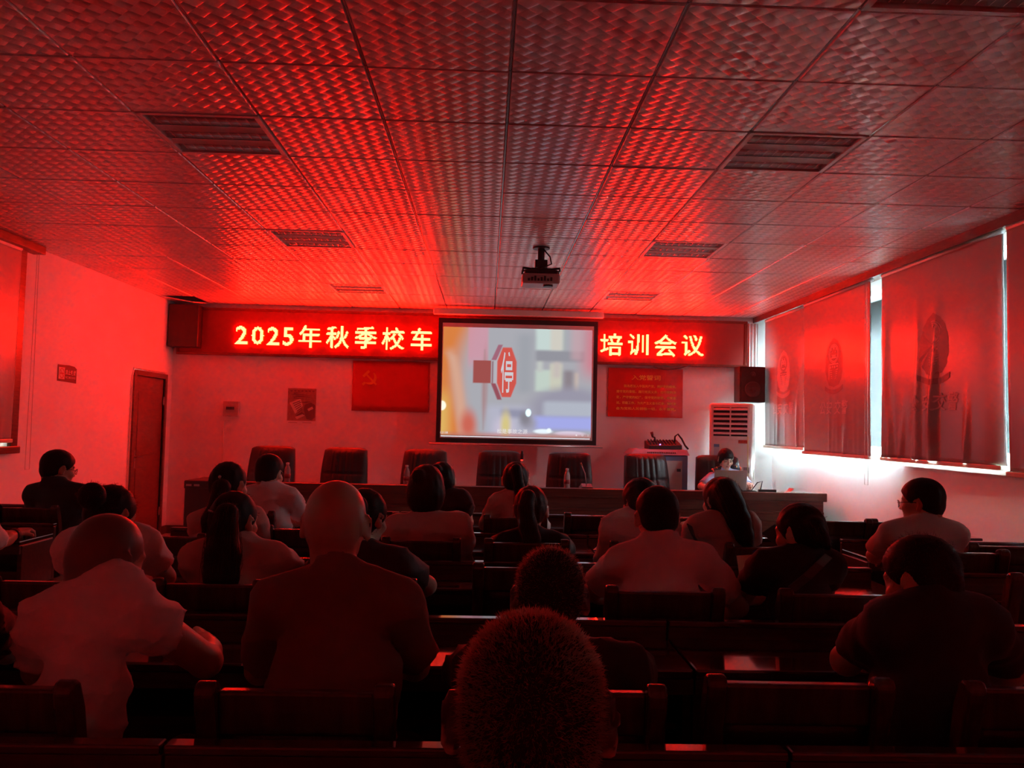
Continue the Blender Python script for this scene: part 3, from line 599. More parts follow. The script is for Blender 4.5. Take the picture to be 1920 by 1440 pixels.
MB().add([(x0_, 10.02, zt+.004), (x1_, 10.02, zt+.004), (x1_, 10.32, zt+.004), (x0_, 10.32, zt+.004), (x0_, 10.02, zt+.045), (x1_, 10.02, zt+.055), (x1_, 10.32, zt+.12), (x0_, 10.32, zt+.10)], [(0, 1, 5, 4), (1, 2, 6, 5), (2, 3, 7, 6), (3, 0, 4, 7), (4, 5, 6, 7), (0, 3, 2, 1)]).build('mixer_body', M_mix, r, bevel=.004)
for i in range(9):
    for j in range(4): MB().tube([(x0_+.03+i*.038, 10.06+j*.06, zt+.055+j*.014), (x0_+.03+i*.038, 10.06+j*.06, zt+.078+j*.014)], .007, 8).build('knob', M_black, r)
MB().tube([(x0_+.14, 10.04, zt+.055), (x0_+.14, 10.04, zt+.066)], .008).build('power_light', glow('violet indicator', (1.2, .9, 6.)), r)
MB().tube([(x1_-.05, 10.2, zt+.09), (x1_-.045, 10.2, zt+.16), (x1_-.01, 10.2, zt+.19), (x1_+.04, 10.2, zt+.13), (x1_+.07, 10.15, zt+.05), (x1_+.095, 10.1, zt+.012)], .011, 10).build('cable', M_black, r, smooth=True)
r = thing('desk_microphone', 'folded dark microphone stub standing behind the mixer, left', 'microphone', (x0_+.1, 10.25, zt+.1))
MB().tube([(x0_+.12, 10.25, zt+.10), (x0_+.115, 10.25, zt+.14), (x0_+.09, 10.25, zt+.15), (x0_+.075, 10.25, zt+.21)], [.012, .012, .014, .02], 10).build('stem', M_mix, r, smooth=True)
MB().lathe([(.03, 0), (.03, .012), (.012, .02)], 16, frame((x0_+.12, 10.25, zt+.085), (1, 0, 0), (0, 1, 0), (0, 0, 1))).build('base', M_mix, r)
# ================================================================ podium row
PZ, PY = .80, 8.62
r = thing('podium_desk', 'long mahogany podium desk running along the front of the room', 'desk', (.25, 8.95, 0))
pxl, pxr = -2.70, 3.58
MB().bb(pxl, pxr, PY, PY+.04, PZ-.09, PZ).bb(pxl, pxr, PY+.04, PY+.62, PZ-.075, PZ-.035).build('desktop', M_podium, r, bevel=.008)
MB().bb(pxl+.02, pxr-.03, PY+.03, PY+.06, .02, PZ-.09).build('front_panel', M_podium, r)
MB().bb(pxl+.02, pxr-.03, PY+.012, PY+.03, .575, .60).bb(pxl+.02, pxr-.03, PY+.012, PY+.03, .02, .10).build('moulding', M_podium, r, bevel=.004)
for k in range(5):
    xa_ = pxl+.12+k*1.24; MB().bb(xa_, xa_+1.0, PY+.018, PY+.031, .17, .50).build('raised_panel', M_podium, r, bevel=.006)
for x in (pxl+.02, .4, pxr-.06): MB().bb(x, x+.03, PY+.06, PY+.60, .01, PZ-.075).build('end_panel', M_podium, r)
r = thing('black_cabinet', 'black cabinet with two small grey labels at the left end of the podium', 'cabinet', (-2.92, 8.9, 0))
MB().bb(-3.08, -2.72, 8.62, 9.2, 0, .80).build('body', M_black, r, bevel=.012); MB().bb(-3.085, -2.715, 8.61, 9.2, .72, .805).build('top', M_black, r, bevel=.012)
mb = MB()
for x in (-3.06, -2.98): mb.bb(x, x+.055, 8.605, 8.612, .748, .768)
mb.build('label', mat('grey label', (.35, .3, .3), .5), r)
def leather_chair():
    r = thing('leather_chair', 'x', 'chair', (0, 0, 0), 'leather chairs behind the podium')
    def backp(u, v):   # u around 0..1 across, v up
        x = (u-.5)*.54*(1-.10*v)*(1+.05*math.sin(math.pi*v)); z = .48+.66*v
        edge = (1-abs(2*u-1)**5)*(1-abs(2*v-1)**8)
        mid = max(0, 1-(abs(u-.5)/.30)**6)
        d = .045*edge+.012*mid*(abs(math.sin(u*math.pi*7.5))**.6)*(1 if v < .93 else 0)-.018*math.exp(-((v-.55)/.02)**2)*edge+.03*math.exp(-((v-.35)/.2)**2)*edge
        return (x, -d+.10*v*v, z-.03*abs(2*u-1)**6*v**8)
    b = MB().grid(backp, 60, 40); n = len(b.v[0]); bk = b.v[0].copy()
    b.grid(lambda u, v: (lambda p: (p[0], .07+.02*(1-abs(2*u-1)**4)+.10*v*v, p[2]))(backp(u, v)), 60, 40)
    nv = 41
    for i in range(60): b.f += [(i*nv, n+i*nv, n+(i+1)*nv, (i+1)*nv), (i*nv+40, (i+1)*nv+40, n+(i+1)*nv+40, n+i*nv+40)]
    for j in range(40): b.f += [(j, j+1, n+j+1, n+j), (60*nv+j, n+60*nv+j, n+60*nv+j+1, 60*nv+j+1)]
    b.build('backrest', M_leather, r, smooth=True)
    MB().grid(lambda u, v: ((u-.5)*.5, -.48+.5*v, .46+.06*(1-abs(2*u-1)**4)*(1-abs(2*v-1)**4)), 16, 16).bb(-.25, .25, -.48, .02, .38, .46).build('seat', M_leather, r, smooth=False, bevel=.01)
    for q in (-1, 1):
        o = MB().tube([(q*.30, .04, .62), (q*.31, -.05, .665), (q*.31, -.30, .67), (q*.30, -.38, .62), (q*.28, -.36, .46)], .028, 10).build('armrest', M_trim, r, smooth=True)
    MB().tube([(0, -.22, .38), (0, -.22, .08)], .03, 12).build('gas_column', M_black, r)
    b = MB()
    for k in range(5): t = 2*math.pi*k/5; b.tube([(0, -.22, .10), (.30*math.cos(t), -.22+.30*math.sin(t), .055)], [.028, .018], 8).lathe([(.0, 0), (.025, .0), (.025, .05), (0, .05)], 10, np.array(Matrix.Translation((.30*math.cos(t), -.22+.30*math.sin(t), 0))))
    b.build('star_base', M_black, r)
    return r
lc = leather_chair()
CL = [(508, 838, 'leather chair farthest left behind the podium, bottle in front of it'), (645, 843, 'second leather chair from the left, nothing in front of it'), (795, 845, 'third leather chair from the left, behind a woman with tied hair'),
      (938, 847, 'leather chair behind the upright black foam microphone'), (1068, 849, 'leather chair right of centre, bottle and thin microphone in front'), (1216, 855, 'pleated leather chair in front of the blue console'), (1350, 856, 'leather chair the uniformed woman sits in')]
for k, (px, py, lb) in enumerate(CL):
    P = at(px, py, 9.70); Y_ = 9.70
    if k == 0: lc.location = (P[0], Y_, P[2]-1.14); lc['label'] = lb
    else: dup(lc, (P[0], Y_, 0), random.uniform(-.12, .12) if k != 5 else .14, lb)
for o in list(C.objects):
    if o.type == 'EMPTY' and o.name.startswith('leather_chair'): o.location.z = 0; 
# bottles, microphones and the laptop on the podium
TOPZ = PZ-.035
M_clear = mat('clear bottle plastic', (.75, .72, .70), .12, trans=.6)
def bottle():
    r = thing('water_bottle', 'x', 'bottle', (0, 0, 0), 'water bottles on the podium')
    MB().lathe([(0, 0), (.030, 0), (.033, .01), (.030, .05), (.033, .055), (.030, .07), (.033, .11), (.033, .15), (.022, .185), (.014, .20), (.014, .208)], 20).build('bottle_body', M_clear, r, smooth=True)
    MB().lathe([(0, .205), (.017, .205), (.017, .225), (0, .227)], 16).build('cap', M_white, r)
    MB().lathe([(.0335, .06), (.0335, .105), (.033, .105), (.033, .06)], 20).build('label_band', mat('bottle label', (.20, .04, .04), .4), r, smooth=True); return r
b0 = bottle(); BL = [(538, 'water bottle at the far left leather chair'), (762, 'water bottle before the third leather chair from the left'), (1063, 'water bottle right of centre beside the thin gooseneck microphone')]
for k, (px, lb) in enumerate(BL):
    P = at(px, 910, 8.95); q = (P[0], 8.95, TOPZ)
    if k == 0: b0.location = q; b0['label'] = lb
    else: dup(b0, q, 0, lb)
P = at(978, 880, 9.05)
r = thing('gooseneck_microphone', 'microphone with an upright black foam head and red ring', 'microphone', (P[0], 9.05, TOPZ))
z2 = at(978, 862, 9.05)[2]
MB().bb(P[0]-.05, P[0]+.05, 8.99, 9.11, TOPZ, TOPZ+.035).build('base', M_black, r, bevel=.008); MB().tube([(P[0]-.02, 9.05, TOPZ+.03), (P[0]-.01, 9.05, z2-.05), (P[0], 9.05, z2)], .004).build('gooseneck', M_metal, r)
MB().lathe([(.008, 0), (.016, .008), (.018, .05), (.016, .09), (.006, .10)], 14, frame((P[0], 9.05, z2), (1, 0, 0), (0, 1, 0), (0, 0, 1))).build('foam_head', M_black, r, smooth=True)
MB().lathe([(.010, -.012), (.013, -.008), (.013, 0), (.010, .002)], 14, frame((P[0], 9.05, z2), (1, 0, 0), (0, 1, 0), (0, 0, 1))).build('indicator_ring', glow('red ring', (1.6, .05, .03)), r)
P = at(1100, 900, 9.0); G = at(1091, 873, 9.0); G1 = at(1097, 888, 9.0)
r = thing('gooseneck_microphone', 'thin bent gooseneck microphone on a dark wedge base beside a bottle', 'microphone', (P[0], 9.0, TOPZ))
MB().add([(P[0]-.09, 8.93, TOPZ), (P[0]+.07, 8.93, TOPZ), (P[0]+.07, 9.08, TOPZ), (P[0]-.09, 9.08, TOPZ), (P[0]-.05, 8.95, TOPZ+.03), (P[0]+.06, 8.95, TOPZ+.03), (P[0]+.06, 9.07, TOPZ+.06), (P[0]-.05, 9.07, TOPZ+.06)], [(0, 1, 5, 4), (1, 2, 6, 5), (2, 3, 7, 6), (3, 0, 4, 7), (4, 5, 6, 7), (0, 3, 2, 1)]).build('base', M_black, r, bevel=.005)
MB().tube([(P[0], 9.0, TOPZ+.04), tuple(G1), tuple(G)], .005, 8).build('gooseneck', M_metal, r, smooth=True)
MB().tube([tuple(G), tuple(G+np.array([-.012, 0, .03]))], .009, 10).build('capsule', mat('copper capsule', (.5, .2, .1), .3, metal=.8), r, smooth=True)
# laptop
P = at(1340, 920, 9.0); Q = at(1399, 882, 9.05)
r = thing('laptop', 'open silver laptop in front of the uniformed woman', 'laptop', ((P[0]+Q[0])/2, 9.1, TOPZ))
M_lap = mat('silver laptop shell', (.50, .47, .46), .3, metal=.5)
MB().bb(P[0], Q[0], 9.05, 9.28, TOPZ, TOPZ+.018).build('base', M_lap, r, bevel=.004)
MB().add([(P[0], 9.05, TOPZ+.018), (Q[0], 9.05, TOPZ+.018), (Q[0], 9.06, TOPZ+.018), (P[0], 9.06, TOPZ+.018), (P[0], 8.99, Q[2]), (Q[0], 8.99, Q[2]), (Q[0], 8.998, Q[2]), (P[0], 8.998, Q[2])], [(0, 1, 5, 4), (1, 2, 6, 5), (2, 3, 7, 6), (3, 0, 4, 7), (4, 5, 6, 7), (0, 3, 2, 1)]).build('lid', M_lap, r, bevel=.003)
xm = (P[0]+Q[0])/2
MB().add([(P[0]+.01, 9.062, TOPZ+.03), (Q[0]-.01, 9.062, TOPZ+.03), (Q[0]-.01, 9.0, Q[2]-.01), (P[0]+.01, 9.0, Q[2]-.01)], [(0, 1, 2, 3)]).build('screen', glow('laptop screen glow', (.55, .6, .7)), r)
MB().bb(P[0]+.03, Q[0]-.03, 9.10, 9.20, TOPZ+.018, TOPZ+.020).build('keyboard', M_black, r)
P = at(1425, 916, 9.0)
r = thing('power_strip', 'black power strip with tangled cables right of the laptop', 'power strip', (P[0], 9.0, TOPZ))
MB().bb(P[0]-.02, P[0]+.17, 8.96, 9.01, TOPZ, TOPZ+.04).build('strip', M_black, r, bevel=.006)
MB().tube([(P[0], 8.98, TOPZ+.04), (P[0]+.02, 8.98, TOPZ+.13), (P[0]-.03, 9.0, TOPZ+.11), (P[0]-.09, 9.02, TOPZ+.02), (P[0]-.18, 9.05, TOPZ+.015), (P[0]-.22, 9.06, TOPZ+.10), (P[0]-.26, 9.07, TOPZ+.07)], .006).build('cable', M_black, r, smooth=True)
MB().tube([(P[0]-.05, 9.0, TOPZ+.02), (P[0]-.12, 8.97, TOPZ+.025), (P[0]-.2, 9.0, TOPZ+.012), (P[0]-.14, 9.05, TOPZ+.012), (P[0]-.02, 9.03, TOPZ+.012)], .006).build('cable', M_black, r, smooth=True)
P = at(1475, 914, 8.9)
tag(MB().grid(lambda u, v: (P[0]-.05+.1*u, 8.82+.14*v, TOPZ+.004+.06*u*u), 8, 2).build('paper_sheet', M_paper, fix=False), 'curled white paper near the right end of the podium', 'paper').modifiers.new('paper', 'SOLIDIFY').thickness = .001
# ---------------------------------------------------------------- projector under the ceiling
PX_, PYY = at(1014, 515, 6.75)[0], 6.75
r = thing('projector', 'ceiling projector hanging in the middle of the room', 'projector', (PX_, PYY, ZC))
zb = at(1014, 531, 6.65)[2]; zt = at(1014, 505, 6.65)[2]
M_proj = mat('projector shell', (.45, .40, .38), .4)
MB().bb(PX_-.155, PX_+.15, 6.65, 6.90, zb, zt-.03).build('projector_body', M_proj, r, bevel=.012)
MB().bb(PX_-.135, PX_+.13, 6.66, 6.89, zt-.035, zt+.0).build('top_cover', M_black, r, bevel=.006)
MB().lathe([(.0, 0), (.04, 0), (.04, .012), (0, .012)], 20, frame((PX_+.06, 6.74, zb-.012), (1, 0, 0), (0, 1, 0), (0, 0, 1))).build('foot', M_black, r)
mb = MB()
for k in range(8): mb.bb(PX_-.11+.026*k, PX_-.094+.026*k, 6.645, 6.652, zb+.02, zb+.04+.01*(k % 3))
mb.build('ports', M_black, r)
MB().lathe([(.04, 0), (.04, .02), (.03, .022), (.028, .01), (0, .012)], 20, frame((PX_+.08, 6.90, (zb+zt)/2), (1, 0, 0), (0, 0, -1), (0, 1, 0))).build('lens', M_glass, r)
mb = MB().tube([(PX_, PYY, zt), (PX_, PYY, ZC-.01)], .028, 14).bb(PX_-.05, PX_+.05, PYY-.05, PYY+.05, zt+.03, zt+.09).bb(PX_-.08, PX_+.08, PYY-.05, PYY+.05, zt+.008, zt+.022)
mb.lathe([(0, 0), (.07, 0), (.07, .012), (0, .012)], 20, np.array(Matrix.Translation((PX_, PYY, ZC-.014))))
for q, s_ in ((-1, -.6), (1, -.6), (-1, .8), (1, .8)): mb.tube([(PX_+q*.03, PYY, zt+.015), (PX_+q*.15, PYY+.1*s_, zt+.018), (PX_+q*.15, PYY+.1*s_, zt-.01)], .009)
mb.build('ceiling_mount', M_black, r)
MB().tube([(PX_+.02, PYY-.02, zt+.18), (PX_+.07, PYY-.03, zt+.12), (PX_+.085, PYY-.03, zt+.06), (PX_+.03, PYY-.06, zt+.03), (PX_-.02, PYY-.09, zt-.01)], .006).build('cable', M_black, r, smooth=True)
# ================================================================ rows of desks and chairs
DZT = .75
def desk0():
    r = thing('conference_desk', 'x', 'desk', (0, 0, 0), 'dark conference desks in rows')
    MB().bb(-.597, .597, 0, .355, DZT-.028, DZT).build('desktop', M_desk, r, bevel=.006)
    MB().bb(-.597, .597, .355, .380, .12, DZT+.035).build('front_panel', M_desk2, r, bevel=.004)
    MB().bb(-.597, .597, .345, .388, DZT+.035, DZT+.055).build('ledge', M_desk, r, bevel=.005)
    for q in (-1, 1): MB().bb(q*.585-.012, q*.585+.012, .03, .355, 0, DZT-.028).build('side_panel', M_desk2, r, bevel=.003)
    MB().bb(-.57, .57, .10, .355, DZT-.20, DZT-.18).build('shelf', M_desk2, r)
    MB().bb(-.597, .597, .002, .022, DZT-.07, DZT-.028).build('apron', M_desk2, r)
    return r
dk = desk0(); first = True
DESKS = []
ROWN = {1: 'front row', 2: 'second row', 3: 'third row', 4: 'fourth row', 5: 'back row nearest the viewer'}
for row, Y_ in ((1, 5.57), (2, 4.48), (3, 3.47), (4, 2.35), (5, 1.27)):
    for x, nm in ((-1.2, 'left desk of the centre block'), (0, 'middle desk of the centre block'), (1.2, 'right desk of the centre block')):
        DESKS.append((x, Y_, '%s, %s' % (nm, ROWN[row])))
DESKS += [(2.70, 4.50, 'right-block desk whose glossy left end shows behind the man with glasses'), (2.72, 5.46, 'right-block desk in the front row beside the bright wall'), (2.52, 3.38, 'right-block desk behind the black-shirted man at the right edge'),
          (-3.09, 4.56, 'left-block desk on which a bare forearm rests'), (-3.09, 5.60, 'left-block desk in front of the man with glasses in dark shirt')]
for x, y, lb in DESKS:
    if first: dk.location = (x, y, 0); dk['label'] = lb; first = False
    else: dup(dk, (x, y, 0), 0, lb)
def chair0():
    r = thing('wooden_chair', 'x', 'chair', (0, 0, 0), 'dark wooden chairs at the desks')
    # side profile of a rear post, scrolled back at the top (local x -> y, local y -> z)
    c = [(.14, 0), (.075, .30), (.055, .46), (.04, .60), (.012, .76), (-.018, .86), (-.022, .885), (-.012, .903), (.006, .905), (.022, .895), (.03, .875)]
    f_ = [(.045, .84), (.062, .76), (.09, .60), (.105, .46), (.12, .30), (.185, 0)]
    for q in (-1, 1):
        M = frame((q*.185-.0, 0, 0), (0, 1, 0), (0, 0, 1), (1, 0, 0)); M[0, 3] = q*.185-.0225
        MB().prism([(-.0+x-.06, z) for x, z in c+f_], 0, .045, M).build('rear_post', M_chair, r, bevel=.009, seg=3)
        MB().bb(q*.185-.02, q*.185+.02, .40, .44, 0, .425).build('front_leg', M_chair, r, bevel=.005)
        MB().bb(q*.185-.012, q*.185+.012, .05, .41, .18, .21).build('stretcher', M_chair, r, bevel=.003)
    bk = lambda z: .012+(.0 if z > .8 else (.80-z)*.115)-.045
    MB().grid(lambda u, v: (-.165+.33*u, bk(.47+.33*v)+.004*math.sin(math.pi*u), .47+.33*v), 6, 8).build('back_panel', M_leather, r, smooth=True, fix=False).modifiers.new('pad', 'SOLIDIFY').thickness = .03
    MB().add([(-.165, bk(.80)-.008, .79), (.165, bk(.80)-.008, .79), (.165, bk(.80)+.022, .79), (-.165, bk(.80)+.022, .79), (-.165, bk(.88)-.022, .882), (.165, bk(.88)-.022, .882), (.165, bk(.88)+.010, .882), (-.165, bk(.88)+.010, .882)], [(0, 1, 5, 4), (1, 2, 6, 5), (2, 3, 7, 6), (3, 0, 4, 7), (4, 5, 6, 7), (0, 3, 2, 1)]).build('top_rail', M_chair, r, bevel=.008, seg=3)
    MB().bb(-.20, .20, .03, .45, .425, .455).build('seat', M_leather, r, bevel=.012, seg=3)
    MB().bb(-.165, .165, .405, .435, .37, .425).bb(-.17, .17, .04, .065, .37, .425).build('seat_rail', M_chair, r, bevel=.003)
    return r
ch = chair0(); first = True
# left px, right px, top px of the posts (None: seat position given directly), what tells the chair apart
CH = [(372, 745, 1286, 'empty-topped chair back in front of the viewer, behind the bald man in dark shirt'), (1326, 1661, 1266, 'chair back nearest the viewer on the right, empty, with rounded post tops'), (905, 1243, 1280, 'chair half hidden by the head nearest the viewer'),
      (-190, 148, 1275, 'dark chair in the bottom left corner behind the man in white'), (1805, 2130, 1276, 'chair in the bottom right corner with a bluish lit top rail'),
      (1135, 1357, 1104, 'chair of the man in the pale polo shirt'), (1463, 1690, 1106, 'chair behind the woman in black with the shoulder strap'), (288, 502, 1086, 'chair behind the woman with the long wavy ponytail'),
      (885, 1090, 1056, 'empty chair left of the dark leaning head in the middle'), (572, 785, 1083, 'chair of the woman half hidden by the bald man'), (-20, 192, 1088, 'chair beyond the shaven white-shirted man at the left edge'),
      (716, 866, 1010, 'chair of the woman with bobbed hair and puff sleeves'), (906, 1068, 1012, 'chair of the woman in black with the high ponytail'), (495, 640, 986, 'empty chair left of the bald head, its top rail glowing red'),
      (236, 392, 1000, 'chair of the woman with the hair clip'), (1140, 1295, 1021, 'chair of the person in white with short bobbed hair'), (1360, 1502, 1026, 'chair of the long-haired woman, right of the polo shirt'),
      (1056, 1186, 962, 'empty chair with a bright red top edge right of centre, front row'), (1192, 1312, 965, 'chair with red top edge behind the short-haired person in white'), (905, 1028, 966, 'front-row chair of the woman with the low bun'),
      (733, 856, 962, 'front-row chair partly hidden by the bobbed hair'), (398, 518, 963, 'front-row chair of the man in the white T-shirt'), (1520, 1631, 972, 'empty front-row chair against the brightly lit wall'), (1633, 1748, 974, 'chair behind the left arm of the man with glasses, right block'),
      (1690, 1892, 1038, 'chair of the man with glasses in the pale T-shirt'), (1815, 1985, 1018, 'empty chair by the right wall, half out of the picture'), (1895, 2110, 1076, 'chair post cut by the right edge of the picture'),
      (-25, 121, 958, 'chair of the man with glasses by the left wall')]
SEATS = {}
for k, (l, rr_, y, lb) in enumerate(CH):
    P, Q = onz(l+6, y, .90), onz(rr_-6, y, .90); loc = ((P[0]+Q[0])/2, (P[1]+Q[1])/2+.045, 0); wd = np.linalg.norm(Q-P)
    for y0_ in (1.75, 2.83, 3.94, 4.96):      # never into the desk behind
        if k not in (8, 13, 25, 26) and y0_-.25 < loc[1] < y0_: P = at((l+rr_)/2, y, y0_-.045); loc = (P[0], y0_, 0)
    if k == 24: loc = (at(1791, 1038, 3.83)[0], 3.875, 0)
    if k == 27: loc = (at(50, 958, 5.0)[0], 5.05, 0)
    SEATS[k] = loc; rz = random.uniform(-.02, .02); sc = min(1.18, max(.88, wd/.395))
    if first: ch.location = loc; ch.rotation_euler = (0, 0, rz); ch.scale = (sc, 1, 1); ch['label'] = lb; first = False
    else: dup(ch, loc, rz, lb, (sc, 1, 1))
# ================================================================ people (distance fields turned into one continuous skin per body)
F32 = np.float32
def smin(a, b, k): h = np.clip(.5+.5*(b-a)/k, 0, 1); return b+(a-b)*h-k*h*(1-h)
def smax(a, b, k): return -smin(-a, -b, k)
def axis(lo, hi, hc, fines):
    xs = [lo]
    while xs[-1] < hi:
        x = xs[-1]; h = hc
        for a, b_, hf in fines:
            if a-hc <= x <= b_: h = min(h, hf)
        xs.append(x+h)
    return np.array(xs, F32)
class Field:
    def __init__(s, lo, hi, hc, boxes=()):
        s.ax = [axis(lo[i], hi[i], hc, [(b_[0][i], b_[1][i], b_[2]) for b_ in boxes]) for i in range(3)]
        s.d = np.full([len(a) for a in s.ax], 1., F32); s.hc = hc
    def sl(s, lo, hi, m):
        r = []
        for i in range(3):
            a = max(0, np.searchsorted(s.ax[i], lo[i]-m)-2); b_ = min(len(s.ax[i]), np.searchsorted(s.ax[i], hi[i]+m)+2)
            if b_ <= a: return None, None
            r.append(slice(a, b_))
        return tuple(r), np.stack(np.meshgrid(*[s.ax[i][r[i]] for i in range(3)], indexing='ij'), -1)
    def put(s, lo, hi, fn, k=.02, op='u'):
        q, P = s.sl(np.asarray(lo), np.asarray(hi), k+1.5*s.hc)
        if q is None: return
        v = fn(P).astype(F32)
        s.d[q] = smin(s.d[q], v, k) if op == 'u' else smax(s.d[q], v, k)
    def cap(s, a, b_, ra, rb, k=.02, cut=None):
        a, b_ = np.asarray(a, F32), np.asarray(b_, F32); r = max(ra, rb)
        def fn(P):
            ab = b_-a; t = np.clip(((P-a)@ab)/(ab@ab+1e-9), 0, 1); d = np.linalg.norm(P-a-t[..., None]*ab, axis=-1)-(ra+(rb-ra)*t)
            if cut is not None: d = np.maximum(d, (P-np.asarray(cut[0], F32))@np.asarray(cut[1], F32))
            return d
        s.put(np.minimum(a, b_)-r, np.maximum(a, b_)+r, fn, k)
    def ell(s, c, r, k=.02, R=None, op='u'):
        c, r = np.asarray(c, F32), np.asarray(r, F32); m = r.max() if R is not None else r
        def fn(P):
            q = P-c
            if R is not None: q = q@np.asarray(R, F32)
            k0 = np.linalg.norm(q/r, axis=-1); k1 = np.linalg.norm(q/(r*r), axis=-1)+1e-9; return k0*(k0-1)/k1
        s.put(c-m, c+m, fn, k, op)
    def mesh(s):
        d = s.d; n0, n1, n2 = d.shape; sg = d < 0
        c = np.zeros((n0-1, n1-1, n2-1), np.int8)
        for i in (0, 1):
            for j in (0, 1):
                for k in (0, 1): c += sg[i:n0-1+i, j:n1-1+j, k:n2-1+k]
        act = (c > 0) & (c < 8); I, J, K = np.nonzero(act); idx = np.full(act.shape, -1, np.int64); idx[I, J, K] = np.arange(len(I))
        pos = np.zeros((len(I), 3)); cnt = np.zeros(len(I)); A = s.ax
        cor = [(i, j, k) for i in (0, 1) for j in (0, 1) for k in (0, 1)]
        for p in cor:
            for ax in range(3):
                if p[ax]: continue
                q = list(p); q[ax] = 1
                d0, d1 = d[I+p[0], J+p[1], K+p[2]], d[I+q[0], J+q[1], K+q[2]]; m = (d0 < 0) != (d1 < 0); t = np.where(m, d0/(d0-d1+1e-12), 0)
                P0 = np.stack([A[0][I+p[0]], A[1][J+p[1]], A[2][K+p[2]]], -1); P1 = np.stack([A[0][I+q[0]], A[1][J+q[1]], A[2][K+q[2]]], -1)
                pos += (P0+(P1-P0)*t[:, None])*m[:, None]; cnt += m
        pos /= cnt[:, None]; Fs = []
        for ax in range(3):
            o = [a for a in range(3) if a != ax]; sh = [slice(None)]*3
            s0, s1 = list(sh), list(sh); s0[ax] = slice(0, -1); s1[ax] = slice(1, None)
            for a in o: s0[a] = slice(1, -1); s1[a] = slice(1, -1)
            g0, g1 = sg[tuple(s0)], sg[tuple(s1)]; E_ = np.nonzero(g0 != g1)
            if not len(E_[0]): continue
            e = [E_[0].copy(), E_[1].copy(), E_[2].copy()]
            for a in o: e[a] = e[a]+1
            def cell(da, db): q = [x.copy() for x in e]; q[o[0]] -= da; q[o[1]] -= db; return idx[q[0], q[1], q[2]]
            Q = np.stack([cell(1, 1), cell(0, 1), cell(0, 0), cell(1, 0)], -1); flip = g0[E_] if ax != 1 else ~g0[E_]
            Q[~flip] = Q[~flip][:, ::-1]; Fs.append(Q)
        Q = np.concatenate(Fs); c0 = pos[Q[:, 0]]; vol = np.einsum('ij,ij->', c0, np.cross(pos[Q[:, 1]], pos[Q[:, 2]])+np.cross(pos[Q[:, 2]], pos[Q[:, 3]]))
        return pos, (Q if vol > 0 else Q[:, ::-1])
def fobj(name, field, m, parent, smooth_it=1):
    v, f = field.mesh(); me = bpy.data.meshes.new(name); v0 = v
    me.from_pydata((v-OFF[parent.name]).tolist(), [], f.tolist()); me.materials.append(m)
    me.polygons.foreach_set('use_smooth', [True]*len(me.polygons))
    o = bpy.data.objects.new(name, me); C.objects.link(o); o.parent = parent; OFF[o.name] = OFF[parent.name]
    if smooth_it: md = o.modifiers.new('smooth', 'SMOOTH'); md.factor = .5; md.iterations = smooth_it
    return o, v
def Rx(d): c, s = math.cos(math.radians(d)), math.sin(math.radians(d)); return np.array([[1, 0, 0], [0, c, -s], [0, s, c]])
def Ry(d): c, s = math.cos(math.radians(d)), math.sin(math.radians(d)); return np.array([[c, 0, s], [0, 1, 0], [-s, 0, c]])
def Rz(d): c, s = math.cos(math.radians(d)), math.sin(math.radians(d)); return np.array([[c, -s, 0], [s, c, 0], [0, 0, 1]])
def ellf(P, c, r): q = P-np.array(c, F32); r = np.array(r, F32); k0 = np.linalg.norm(q/r, axis=-1); k1 = np.linalg.norm(q/(r*r), axis=-1)+1e-9; return k0*(k0-1)/k1
def capf(P, a, b_, ra, rb):
    a, b_ = np.array(a, F32), np.array(b_, F32); ab = b_-a; t = np.clip(((P-a)@ab)/(ab@ab), 0, 1); return np.linalg.norm(P-a-t[..., None]*ab, axis=-1)-(ra+(rb-ra)*t)
def cran(P): return smin(ellf(P, (0, -.012, .030), (.077, .098, .088)), ellf(P, (0, -.045, -.015), (.064, .056, .062)), .03)
def headf(P, male, ear=1):
    d = cran(P); d = smin(d, ellf(P, (0, .028, -.048), (.058 if male else .053, .066, .062)), .03)
    d = smin(d, ellf(P, (0, .072, -.094), (.026 if male else .021, .022, .020)), .025)
    X = np.abs(P[..., 0:1]); Q = np.concatenate([X, P[..., 1:]], -1)
    d = smin(d, ellf(Q, (.042, .062, -.02), (.022, .024, .022)), .02)              # cheeks
    d = smin(d, capf(Q, (.0, .084, .026), (.045, .072, .028), .012, .010), .012)   # brow
    d = smax(d, -ellf(Q, (.032, .100, .006), (.019, .022, .012)), .010)            # eye sockets
    d = smin(d, ellf(Q, (.032, .076, .006), (.0135, .0125, .0115)), .004)
    d = smin(d, capf(P, (0, .086, .020), (0, .106, -.022), .007, .0115), .008); d = smin(d, ellf(Q, (.011, .095, -.026), (.009, .011, .008)), .005)
    d = smin(d, capf(Q, (0, .090, -.053), (.019, .081, -.055), .007, .004), .006); d = smin(d, capf(Q, (0, .088, -.064), (.015, .081, -.063), .008, .005), .005)
    if ear:
        E_ = (Q-np.array([.083+.012*(ear-1), -.014, -.002], F32))@np.array(Rz(-36-20*(ear-1)), F32); e = smin(ellf(E_, (0, 0, .006), (.0075, .021, .031*ear**.5)), ellf(E_, (-.002, .004, -.022), (.0075, .013, .015)), .01)
        e = smax(e, -ellf(E_, (.009, .004, .004), (.008, .011, .019)), .004); d = smin(d, e, .008)
    return d
def capkeep(P, d, a=.03, b_=.9, n0=-.065, ns=.64):
    d = smax(d, (P[..., 1]-a-b_*P[..., 2])/math.sqrt(1+b_*b_), .008); return smax(d, (n0+ns*(P[..., 1]+.08)-P[..., 2])/math.sqrt(1+ns*ns), .008)
def earcut(P, d): Q = np.concatenate([np.abs(P[..., :1]), P[..., 1:]], -1); return smax(d, -ellf(Q, (.088, .0, -.012), (.026, .030, .040)), .006)
